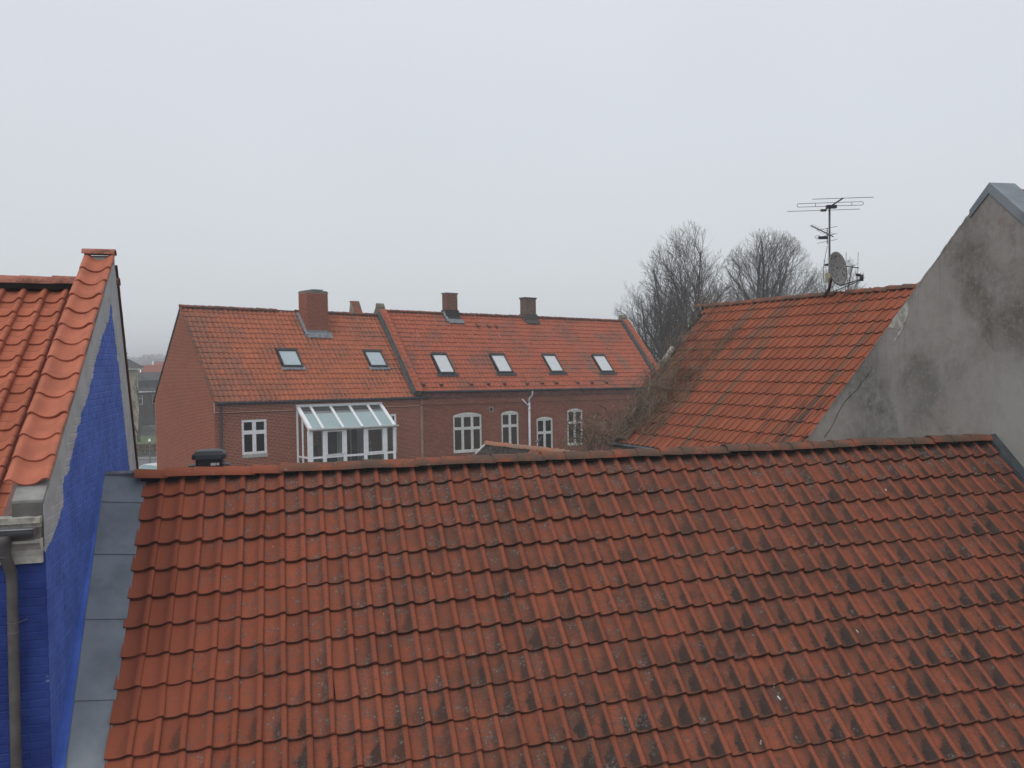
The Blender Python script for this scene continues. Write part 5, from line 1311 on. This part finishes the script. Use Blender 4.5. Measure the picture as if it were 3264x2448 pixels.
T('cable', [(7.13, 20.1, 2.45), (7.07, 20.08, 2.2), (7.03, 20.08, 1.95), (7.03, 20.08, 1.75), (7.06, 20.1, 1.62), (7.16, 20.1, 1.64)], .006, M_black)

dish = thing('satellite_dish', 'grey satellite dish speckled with dark lichen facing right on the roof ridge', 'satellite dish', (7.25, 20.0, 1.3))
Dc = V((7.075, 19.3, 1.86)); Dn = V((.55, -.80, .12)).normalized(); Dx = Zv.cross(Dn).normalized(); Dy = Dn.cross(Dx)
m = MB(); NR, NS = 8, 36; ra_, rb_ = .315, .375
for side, off in ((0, 0), (1, -.012)):
    for i in range(NR + 1):
        q = i / NR
        for k in range(NS):
            a = 2 * math.pi * k / NS
            m.v.append(tuple(Dc + Dx * (ra_ * q * math.cos(a)) + Dy * (rb_ * q * math.sin(a)) + Dn * (.07 * (q * q - 1) + off)))
for side in (0, 1):
    o_ = side * (NR + 1) * NS
    for i in range(NR):
        for k in range(NS):
            j = (k + 1) % NS; f = (o_ + i * NS + k, o_ + (i + 1) * NS + k, o_ + (i + 1) * NS + j, o_ + i * NS + j); m.face(*(f if not side else f[::-1]))
for k in range(NS): j = (k + 1) % NS; m.face(NR * NS + k, (NR + 1) * NS + NR * NS + k, (NR + 1) * NS + NR * NS + j, NR * NS + j)
def dish_mat():
    t = NT('lichened_dish'); n1 = t.noise(t.pos, 19, 3, 0.5); n2 = t.noise(t.pos, 60, 3, .6)
    c = t.mix(t.ss(n2, .3, .7), (0.17, 0.172, 0.162), (0.24, 0.24, 0.225))
    return t.fin(t.mix(t.ss(n1, .565, .60), c, (0.06, 0.055, 0.05)), .8)
m.build('reflector', dish_mat(), dish, smooth=True)
T('support_arm', [(7.14, 20.05, 1.45), Dc - Dn * .12], .03, M_antenna, 8, dish)
T('mount_pole', [(7.05, 20.15, 1.32), (7.16, 20.08, 1.50), (7.17, 20.05, 1.72)], .035, M_antenna, 8, dish)
lnb = Dc + V((.33, -.42, -.20))
T('feed_arm', [Dc - Dy * rb_ + Dn * .0 + V((-.0, 0, 0)), lnb - Zv * .07], .013, M_antenna, 6, dish)
T('feed_arm', [V((7.22, 19.9, 1.42)), lnb - Zv * .09], .010, M_antenna, 6, dish)
m = MB(); m.tube([lnb + V((-.09, .05, .03)), lnb + V((-.01, .0, .01))], [.028, .035], 10); m.tube([lnb + V((.01, 0, .02)), lnb + V((.02, 0, -.11))], [.045, .028], 10); m.build('receiver_head', M_black, dish, smooth=True)
T('cable', [V((7.16, 19.95, 1.55)), V((7.2, 19.9, 1.42)), V((7.3, 19.8, 1.40)), V((7.36, 19.6, 1.47)), V((7.3, 19.55, 1.52))], .007, M_lead, 5, dish)

# ================================================================== DEAD CREEPER ON THE ROOF BEHIND
def twig_mat(name, c1, c2):
    t = NT(name); n1 = t.noise(t.pos, 2.5, 3, .6)
    return t.fin(t.mix(t.ss(n1, .35, .65), c1, c2), .95, spec=.1)
M_vine = twig_mat('dead_creeper', (0.105, 0.078, 0.056), (0.24, 0.185, 0.135))
M_vine2 = twig_mat('old_creeper_stem', (0.10, 0.075, 0.055), (0.20, 0.15, 0.11))
cr = thing('dead_creeper', 'leafless brown creeper matted over the left edge of the steep roof behind', 'creeper', tuple(mf(28, 13.5, 0))[:2] + (GZ,))
rv = random.Random(11)
def wander(start, dir_, n, step, lift, curl, keep=None):
    p = V(start); d = V(dir_).normalized(); pts = [p.copy()]
    for i in range(n):
        d = (d + V((rv.gauss(0, curl), rv.gauss(0, curl), rv.gauss(0, curl)))).normalized()
        p = p + d * step
        if keep: p, d = keep(p, d)
        pts.append(p.copy())
    return pts
def on_roof(lo, hi):
    def f(p, d):
        h = (p - MO).dot(mN)
        if h < lo: p = p + mN * (lo - h); d = (d + mN * .4).normalized()
        if h > hi: d = (d - mN * .5).normalized()
        return p, d
    return f
m = MB()
for i in range(400):      # mat along the verge
    r0 = 13.6 - abs(rv.gauss(0, 1)) * 5.2
    r0 = max(0.3, r0); cmax = verge(r0)
    wdt = 1.0 + 3.8 * (r0 / 13.8) ** 0.6
    c0 = cmax - 0.3 - abs(rv.gauss(0, 1)) * wdt
    d = (-mv * rv.uniform(.3, 1.2) + mm * rv.gauss(.02, .5) + mN * rv.uniform(-.1, .35))
    n = rv.randint(6, 18)
    pts = wander(mf(c0, r0, rv.uniform(.02, .12)), d, n, rv.uniform(.06, .13), 0, .30, on_roof(.012, .22))
    r_ = rv.uniform(.004, .008); m.tube(pts, [r_ * (1 - .5 * k / n) for k in range(n + 1)], 3, False)
m.build('twigs', M_vine, cr, kind='stuff')
m = MB()
for i in range(26):       # woody stems climbing up the slope
    r0 = 13.8; c0 = 27.2 - rv.uniform(0, 3.0)
    n = rv.randint(22, 52)
    pts = wander(mf(c0, r0, .05), -mv + mm * rv.uniform(.0, .32), n, .10, 0, .12, on_roof(.02, .10))
    pts = [p for p in pts if (p - MO).dot(mm) / WM < verge(max(0, (p - MO).dot(mv) / GM)) + 1.2 and (p - MO).dot(mv) > .1]
    if len(pts) < 5: continue
    r_ = rv.uniform(.006, .013); k_ = len(pts); m.tube(pts, [r_ * (1 - .7 * k / k_) for k in range(k_)], 4, False)
    for b in range(k_ // 2):
        q = pts[rv.randrange(k_)]; n2 = rv.randint(4, 11)
        pp_ = wander(q, mm * rv.gauss(0, .8) - mv * rv.uniform(-.4, .8) + mN * rv.uniform(0, .6), n2, .06, 0, .4, on_roof(.01, .25)); m.tube(pp_, [.0038 * (1 - .7 * k / n2) for k in range(n2 + 1)], 3, False)
for (c0, r0, n) in ((24.5, 11.0, 32), (29.5, 5.5, 24), (31.0, 3.2, 16), (23.0, 8.2, 20)):   # two loops straying across the tiles
    pts = wander(mf(c0, r0, .05), -mv + mm * rv.uniform(-.25, .05), n, .10, 0, .16, on_roof(.02, .12))
    m.tube(pts, [.012 * (1 - .6 * k / n) for k in range(n + 1)], 4, False)
    for b in range(14):
        q = pts[rv.randrange(n)]; pp_ = wander(q, mm * rv.gauss(0, 1) - mv * rv.uniform(-.5, .9) + mN * .3, 7, .055, 0, .45, on_roof(.01, .25)); m.tube(pp_, [.0035 * (1 - .7 * k / 7) for k in range(8)], 3, False)
m.build('stem', M_vine2, cr, kind='stuff')
m = MB(); cen = mf(28.3, 14.0, .10)
for i in range(430):      # tangle hanging over the eaves corner
    q = V((rv.gauss(-.05, .42), rv.gauss(0, .5), rv.gauss(-.18, .34)))
    k_ = rv.random()
    st_p = cen + q
    if k_ < .25: st_p = cen + V((rv.uniform(-.9, .2), rv.gauss(0, .4), rv.uniform(-.3, .6)))
    n = rv.randint(5, 14); d = V((rv.gauss(-.2, .8), rv.gauss(0, .8), rv.gauss(.25, .7)))
    r_ = rv.uniform(.005, .010) if rv.random() < .93 else .016
    pts = wander(st_p, d, n, rv.uniform(.05, .10), 0, .38); m.tube(pts, [r_ * (1 - .7 * k / n) for k in range(n + 1)], 3, False)
m.build('tangle', M_vine, cr, kind='stuff')

# ================================================================== BARE TREES
M_bark = twig_mat('bare_bark', (0.050, 0.043, 0.036), (0.085, 0.072, 0.058))
M_barkw = twig_mat('hazy_bark', (0.060, 0.052, 0.045), (0.095, 0.082, 0.070))
def tree(name, label, base, H, cc, rad, seed, mat, stems=7, group='bare trees beyond the houses', trunkf=.26, dens=1.0, rscale=1.0):
    """trunk, ascending stems and side branches, each level shorter, all inside a rounded crown"""
    rn = random.Random(seed); cc = V(cc); rad = V(rad); base = V(base)
    root = thing(name, label, 'tree', tuple(base), group)
    tk = MB(); cw = MB()
    def room(p, d):      # distance to the crown surface
        q = V(((p[i] - cc[i]) / rad[i] for i in range(3))); e = V((d[i] / rad[i] for i in range(3)))
        A_ = e.dot(e); B_ = q.dot(e); C_ = q.dot(q) - 1; D_ = B_ * B_ - A_ * C_
        return (-B_ + math.sqrt(D_)) / A_ if D_ > 0 else 0.0
    LEV = ((0, 0), (13, .52), (8, .50), (5, .50), (0, 0))
    def branch(p, d, L, r, lev):
        n = max(3, min(12, int(L / (.5 if lev < 2 else .25)))); pts = [p.copy()]; dirs = [d.copy()]; q = p.copy(); dd = d.copy()
        wv = .055 if lev == 1 else .10
        for i in range(n):
            dd = (dd + V((rn.gauss(0, wv), rn.gauss(0, wv), rn.gauss(.035, wv * .6)))).normalized()
            q = q + dd * (L / n)
            if i > 1 and sum(((q[j] - cc[j]) / rad[j]) ** 2 for j in range(3)) > 1.0: n = i; break
            pts.append(q.copy()); dirs.append(dd.copy())
        tip = max(.006, r * .26); rs = [r + (tip - r) * (i / n) for i in range(n + 1)]
        (tk if lev == 1 else cw).tube(pts, rs, 6 if lev == 1 else (4 if lev == 2 else 3), False)
        if lev >= 4: return
        cnt, ratio = LEV[lev]; cnt = max(3, int(cnt * dens * min(1.4, L / (8.0, 7.0, 3.0, 1.3)[lev] + .25)))
        for k in range(cnt):
            t_ = (.12 if lev > 1 else .22) + (.88 if lev > 1 else .78) * (k + rn.random() * .7) / cnt; t_ = min(t_, .99)
            i = int(t_ * n); f = t_ * n - i; P_ = pts[i].lerp(pts[min(i + 1, n)], f); D = dirs[min(i + 1, n)]
            az = rn.uniform(0, 2 * math.pi); side = D.orthogonal().normalized(); side = Matrix.Rotation(az, 3, D) @ side
            ang = math.radians(rn.uniform(26, 50)); nd = (D * math.cos(ang) + side * math.sin(ang) + V((0, 0, .10))).normalized()
            rm = room(P_, nd)
            if rm < .12: continue
            l_ = min(rm * rn.uniform(.85, 1.02), L * ratio * rn.uniform(.7, 1.3) * (1.15 - .45 * t_))
            if l_ < .15: continue
            branch(P_, nd, l_, max(.0075, rs[i] * rn.uniform(.33, .50)), lev + 1)
    th = H * trunkf; tr = .022 * H * rscale
    tp = [base + V((rn.gauss(0, .03), rn.gauss(0, .03), th * i / 5)) for i in range(6)]
    tk.tube(tp, [tr * (1.15 - .25 * i / 5) for i in range(6)], 9, False)
    for k in range(stems):
        az = 2 * math.pi * (k + rn.random() * .5) / stems; tilt = math.radians(rn.uniform(10, 50) if k else 3)
        d = V((math.sin(tilt) * math.cos(az), math.sin(tilt) * math.sin(az), math.cos(tilt)))
        st0 = tp[rn.choice((3, 4, 5))]; L = room(st0, d) * rn.uniform(.90, 1.0)
        branch(st0, d, L, tr * rn.uniform(.42, .62), 1)
    for k in range(int(5 * dens)):       # low side limbs
        az = rn.uniform(0, 2 * math.pi); tilt = math.radians(rn.uniform(52, 78)); d = V((math.sin(tilt) * math.cos(az), math.sin(tilt) * math.sin(az), math.cos(tilt)))
        st0 = tp[rn.choice((3, 4, 5))] + V((0, 0, rn.uniform(0, H * .06))); L = room(st0, d) * .92
        if L > .5: branch(st0, d, L, tr * .3, 1 if L > 3 else 2)
    tk.build('trunk', mat, root, smooth=True)
    cw.build('crown', mat, root, kind='stuff')
def tpos(px, Y): return (px - 1632) / 2843.57 * Y
def tz(py, px, Y): return (1149 - (px - 1632) * .0163 - py) / 2843.57 * Y
for (nm, lb, px, Y, pytop, cxl, cxr, seed, N, lead, rs) in (
    ('bare_tree', 'slender bare tree at the left end of the row, beside the brick house parapet', 2105, 71, 790, 1962, 2175, 3, 0, 5, .85),
    ('bare_tree', 'tallest bare tree, its upright stems rising behind the left end of the creeper roof', 2200, 69, 718, 2040, 2350, 5, 0, 8, 1.0),
    ('bare_tree', 'broad bare tree with a many-stemmed crown above the middle of the creeper roof', 2420, 78, 738, 2285, 2620, 9, 0, 8, 1.0),
    ('bare_tree', 'lowest bare tree, its thin crown showing behind the satellite dish', 2660, 84, 822, 2545, 2785, 12, 0, 7, .9)):
    x = tpos(px, Y); H = tz(pytop - 16, px, Y) - GZ; base = (x, Y, GZ)
    rx = (cxr - cxl) / 2 / 2843.57 * Y * 1.10; cx = tpos((cxl + cxr) / 2, Y); rz = H * .43
    tree(nm, lb, base, H, (cx, Y, GZ + H - rz), (rx, rx * .9, rz), seed, M_bark, lead, rscale=rs)

# ================================================================== FAR STREET (gap at the left)
def flat(name, pts, mat, z=.0):
    m = MB(); n = len(pts); m.v = [(x, y, GZ + z) for x, y in pts]; m.face(*range(n)); return struct(m.build(name, mat))
dirL = V((-.41, .912, 0))
def gp(Y, off=0.0):      # ground point seen in the gap at depth Y, shifted sideways
    return V((-.414 * Y + off, Y, GZ))
def asphalt():
    t = NT('pale_asphalt'); n1 = t.noise(t.pos, .6, 4, .6); n2 = t.noise(t.pos, 12, 3, .6)
    return t.fin(t.mix(t.mul(n2, .3), t.mix(n1, (0.12, 0.118, 0.115), (0.17, 0.168, 0.162)), (.09, .09, .088)), .9)
flat('road', [(-90, 52), (20, 66), (20, 79), (-90, 82.5)], asphalt(), .004)
m = MB()
for k in range(9): x = -62 + k * 5.5; m.quad((x, 73.5 + k * .05, GZ + .008), (x + 2.6, 73.6 + k * .05, GZ + .008), (x + 2.6, 73.75 + k * .05, GZ + .008), (x, 73.65 + k * .05, GZ + .008))
struct(m.build('road_marking', plain('road_paint', (.5, .5, .48), .8)))
def lawn():
    t = NT('lawn_grass'); n1 = t.noise(t.pos, .5, 5, .6); n2 = t.noise(t.pos, 8, 4, .6)
    return t.fin(t.mix(t.mul(n2, .5), t.mix(n1, (0.075, 0.12, 0.03), (0.11, 0.17, 0.045)), (.05, .07, .02)), .95)
flat('lawn', [(-80, 86), (-20, 88), (-20, 108), (-80, 106)], lawn(), .006)
flat('pavement', [(-90, 82.6), (-10, 80.9), (-10, 82.6), (-90, 84.3)], plain('paving', (.2, .195, .185), .9), .012)
def hedge(name, label, x0, x1, y, h, d, col, seed):
    rn = np.random.RandomState(seed); m = MB(); n = int((x1 - x0) * 520)
    for i in range(n):
        p = V((rn.uniform(x0, x1), y + rn.uniform(-d, d), GZ + h * rn.rand() ** .8)); a = V(rn.normal(0, 1, 3)).normalized(); b = a.cross(V(rn.normal(0, 1, 3))).normalized(); s = rn.uniform(.035, .09)
        m.tri(p, p + a * s * 2, p + b * s)
    o = m.build(name, col, None); tag(o, label, 'hedge'); return o
M_hedge = twig_mat('brown_hedge', (0.045, 0.028, 0.022), (0.085, 0.055, 0.04))
hedge('hedge', 'dark brown leafless hedge along the far side of the street', -42, -28, 84.9, 1.10, .45, M_hedge, 4)
hw = thing('garden_wall', 'low yellow brick wall with orange coping behind the hedge', 'wall', (-36, 90, GZ))
m = MB(); m.box(lambda a, b, c: V((a, b, GZ + c)), (-44, 90, 0), (-30, 90.25, .48)); m.build('wall', mortar('yellow_brick', (.26, .20, .13)), hw)
for i in range(14):
    m = MB(); m.box(lambda a, b, c: V((a, b, GZ + c)), (-44 + i, 89.95, .482), (-43.03 + i, 90.3, .58)); m.build('coping', plain('coping_red', (.24, .10, .06)), hw)
# beige building with hipped slate roof
def facade_windows(parent, P, xs, zs, w, h, frame, glass, thick=.05):
    for z in zs:
        for x in xs:
            m = MB(); rect_ring(m, P, x, x + w, z, z + h, .08, -.02, .05); m.box(P, (x + w / 2 - .04, -.02, z + .08), (x + w / 2 + .04, .05, z + h - .08)); m.box(P, (x + .08, -.02, z + h * .62), (x + w - .08, .05, z + h * .62 + .06)); f = m.build('window', frame, parent)
            m = MB(); m.box(P, (x + .08, -.03, z + .08), (x + w - .08, .01, z + h - .08)); m.build('pane', glass, f)
bg = thing('beige_house', 'beige rendered house with hipped slate roof and grey chimney in the hazy gap', 'house', (-52, 116, GZ))
bD = V((.914, .405, 0)); bE = V((.405, -.914, 0)); bO = V((-46.1, 110.0, 0))
bP = lambda a, b, c: bO + bD * a + bE * b + Zv * c
M_beige = plain('beige_render', (0.36, 0.31, 0.22), .95, var=.25, scale=1.5); M_slate = plain('dark_slate', (0.055, 0.058, 0.06), .8, var=.3, scale=3)
m = MB(); m.box(bP, (-14, -12, GZ), (0, 0, -.42)); m.build('wall', M_beige, bg)
m = MB(); m.box(bP, (-14.4, -12.4, -.42), (.75, .75, -.12)); m.build('eaves', plain('pale_eaves', (.4, .38, .33)), bg)
m = MB(); q = [bP(-14.5, -12.5, -.115), bP(.85, -12.5, -.115), bP(.85, .85, -.115), bP(-14.5, .85, -.115)]; t0, t1 = bP(-9, -5.8, 2.9), bP(-4.6, -5.8, 2.9)
n_ = len(m.v); m.v += [tuple(x) for x in q + [t0, t1]]
for f in ((0, 1, 5, 4), (1, 2, 5), (2, 3, 4, 5), (3, 0, 4)): m.face(*f)
m.build('roof', M_slate, bg)
m = MB(); m.box(bP, (-1.9, -1.4, -.5), (-1.2, -.7, 1.55)); m.box(bP, (-2.0, -1.5, 1.55), (-1.1, -.6, 1.72)); m.build('chimney', plain('grey_render', (.2, .21, .22)), bg)
facade_windows(bg, lambda a, b, c: bP(a, b, c), [-12.5, -9.6, -6.7, -3.8], [-3.6, -7.0], 1.1, 1.9, M_white, M_glassd)
m = MB(); m.box(bP, (-.3, .002, GZ), (0.004, .05, -.43)); m.build('corner_quoin', plain('quoin', (.42, .38, .3)), bg)
# dark house with dormer
dh = thing('dark_house', 'dark brick house with slate roof, long dormer and white framed windows', 'house', (-50, 134, GZ))
dO = V((-55.2, 128.2, 0)); dP = lambda a, b, c: dO + bD * a + bE * b + Zv * c
m = MB(); m.box(dP, (0, -9, GZ), (12, 0, -3.7)); m.build('wall', plain('dark_brick_wall', (0.062, 0.052, 0.045), .95, var=.25, scale=2), dh)
m = MB(); m.prism([dP(-.3, .45, -3.6), dP(-.3, -4.5, -.9), dP(-.3, -9.4, -3.6)], bD * 12.6); m.build('roof', plain('dark_roofing', (0.07, 0.07, 0.07), .9, var=.2), dh)
m = MB(); m.box(dP, (.4, -3.4, -3.4), (9.5, -.5, -2.05)); m.build('dormer', M_gutter, dh)
m = MB(); m.box(dP, (-.2, .3, -3.78), (12, .5, -3.62)); m.build('gutter', M_white, dh)
facade_windows(dh, dP, [.9, 3.2, 5.5, 7.8], [-5.5], 1.0, 1.3, M_white, M_glassd)
# red roofs and pale shed beyond
for (x, y, zt, w, lb) in ((-62.5, 151, .2, 9, 'small red tiled roof with a white verge, hazy in the gap'), (-82, 205, 1.0, 12, 'far red roofed house, faint behind the nearer red roof')):
    rh = thing('distant_house', lb, 'house', (x, y, GZ)); o_ = V((x, y, 0)); P = lambda a, b, c, o_=o_: o_ + bD * a + bE * b + Zv * c
    m = MB(); m.box(P, (0, -6, GZ), (w, 0, zt - 3.2)); m.build('wall', plain('pale_wall', (.35, .33, .3)), rh)
    m = MB(); m.prism([P(-.3, .4, zt - 3.3), P(-.3, -3, zt), P(-.3, -6.4, zt - 3.3)], bD * (w + .6)); m.build('roof', plain('distant_tiles', (.27, .075, .05), .9), rh)
    m = MB(); m.prism([P(-.36, .4, zt - 3.2), P(-.36, -3, zt + .12), P(-.36, -3, zt - .15), P(-.36, .4, zt - 3.5)], bD * .2); m.build('verge_board', M_white, rh)
fs = thing('white_roofed_hall', 'long low hall with a bright white roof edge, far off in the haze', 'building', (-60, 185, GZ))
m = MB(); m.box(lambda a, b, c: V((-78 + a, 178 + b, c)), (0, 0, GZ), (14, 10, -.75)); m.build('wall', plain('grey_cladding', (.2, .2, .2)), fs)
m = MB(); m.box(lambda a, b, c: V((-78 + a, 178 + b, c)), (-.3, -.3, -.74), (14.3, 10, -.2)); m.box(lambda a, b, c: V((-77 + a, 172 + b, c)), (0, 0, -1.75), (7, 5, -1.4)); m.build('roof_edge', plain('bright_white', (.8, .8, .8)), fs)
# street lamp, car, street tree, shrubs
lp = thing('street_lamp', 'slim grey street lamp pole by the road beside the gable', 'street lamp', (-30.2, 74, GZ))
m = MB(); m.tube([(-30.2, 74, GZ), (-30.2, 74, GZ + 2.2)], .05, 8); m.build('pole', M_galv, lp)
m = MB(); m.tube([(-30.2, 74, GZ + 2.2), (-30.2, 74, GZ + 2.3)], [.1, .13], 8); m.tube([(-30.2, 74, GZ + 2.3), (-30.2, 74, GZ + 2.5)], [.13, .03], 8); m.build('lamp_head', M_white, lp)
def build_car(label, pos, yaw, paint):
    c = thing('parked_car', label, 'car', (pos[0], pos[1], GZ)); e1 = V((math.cos(yaw), math.sin(yaw), 0)); e2 = V((-e1.y, e1.x, 0)); o = V((pos[0], pos[1], GZ))
    P = lambda x, y, z: o + e1 * x + e2 * y + Zv * z
    prof = [(-2.1, .35), (-2.15, .7), (-1.95, .95), (-1.3, 1.0), (-.75, 1.42), (.7, 1.46), (1.6, 1.05), (2.1, .95), (2.15, .35)]
    def sect(m, pr, hw, hwt):
        n = len(pr); i0 = len(m.v)
        for s in (-1, 1):
            for x, z in pr: m.v.append(tuple(P(x, s * (hw if z < 1.1 else hwt), z)))
        for i in range(n): j = (i + 1) % n; m.face(i0 + i, i0 + j, i0 + n + j, i0 + n + i)
        m.face(*[i0 + i for i in reversed(range(n))]); m.face(*[i0 + n + i for i in range(n)])
    m = MB(); sect(m, prof, .86, .66); m.build('body', paint, c)
    m = MB()
    m.quad(P(-1.22, -.72, 1.07), P(-1.22, .72, 1.07), P(-.80, .60, 1.40), P(-.80, -.60, 1.40)); m.quad(P(1.52, -.72, 1.11), P(1.52, .72, 1.11), P(.78, .60, 1.44), P(.78, -.60, 1.44))
    for s in (-1, 1): m.quad(P(-1.1, s * .835, 1.05), P(1.35, s * .835, 1.08), P(.65, s * .70, 1.41), P(-.72, s * .70, 1.38))
    m.v = [tuple(V(v_) + Zv * .012) for v_ in m.v]; m.build('window', tinted_glass('car_glass', (.25, .38, .38)), c)
    for x in (-1.35, 1.35):
        for s in (-1, 1):
            m = MB(); m.tube([P(x, s * .70, .32), P(x, s * .88, .32)], .32, 14); w = m.build('wheel', M_black, c)
            m = MB(); m.tube([P(x, s * .88, .32), P(x, s * .885, .32)], .19, 12); m.build('rim', M_alu, w)
build_car('white parked car with pale green windows at the foot of the brick gable', (-25.6, 64.2), 2.6, plain('car_white', (.6, .62, .64), .3))
tree('bare_tree', 'small spreading bare street tree in front of the dark house', (-35.6, 90, GZ), 6.2, (-36.3, 90, GZ + 4.3), (2.6, 2.4, 2.3), 31, M_barkw, 4, 'bare trees down the far street', .28, .7)
tree('bare_tree', 'scrubby bare tree against the beige corner of the far house', (-42.0, 100, GZ), 7.5, (-42.0, 100, GZ + 4.6), (2.4, 2.4, 3.0), 33, M_barkw, 5, 'bare trees down the far street', .15, .7)
# wooded hillside fading in the mist
def wood_mass():
    rn = np.random.RandomState(5); m = MB()
    for i in range(260):
        Y = rn.uniform(560, 700); x = -.45 * Y + rn.uniform(-110, 160); hb = min(20, 8.5 + 5 * (Y - 560) / 140 + rn.uniform(0, 4.5) + max(0, (x + .40 * Y) * .06))
        w_ = rn.uniform(4, 9)
        for k in range(200):
            a = V(rn.normal(0, 1, 3)).normalized(); c = V((x + rn.normal(0, w_ * .5), Y + rn.normal(0, 2), GZ + hb * rn.uniform(.1, 1.0) ** .8 + rn.normal(0, .5))); b = a.cross(V(rn.normal(0, 1, 3))).normalized(); s = rn.uniform(.5, 1.3)
            m.tri(c - a * s, c + a * s, c + b * s)
    o = m.build('wood', twig_mat('distant_wood', (.06, .055, .05), (.10, .09, .08)), None, kind='stuff'); tag(o, 'misty wooded hillside on the horizon at the far left', 'woodland')
wood_mass()
m = MB(); m.prism([(-560, 480, GZ), (-60, 480, GZ), (-60, 760, GZ + 9), (-560, 760, GZ + 9)], (0, 0, -3)); struct(m.build('hills', plain('winter_field', (.09, .09, .06), .95)))

# ------------------------------------------------------------------ mist
hz = bpy.data.materials.new('mist'); hz.use_nodes = True; ht = hz.node_tree; ht.nodes.clear()
ho = ht.nodes.new('ShaderNodeOutputMaterial'); hv = ht.nodes.new('ShaderNodeVolumePrincipled')
hv.inputs['Color'].default_value = (.97, .985, 1.0, 1); hv.inputs['Density'].default_value = 0.0017; hv.inputs['Anisotropy'].default_value = 0.0
ht.links.new(hv.outputs[0], ho.inputs['Volume'])
USE_HAZE = True
if USE_HAZE:
    m = MB(); m.box(lambda a, b, c: V((a, b, c)), (-620, -170, GZ - 4.5), (620, 920, 13)); m.build('haze', hz, None, kind='stuff')
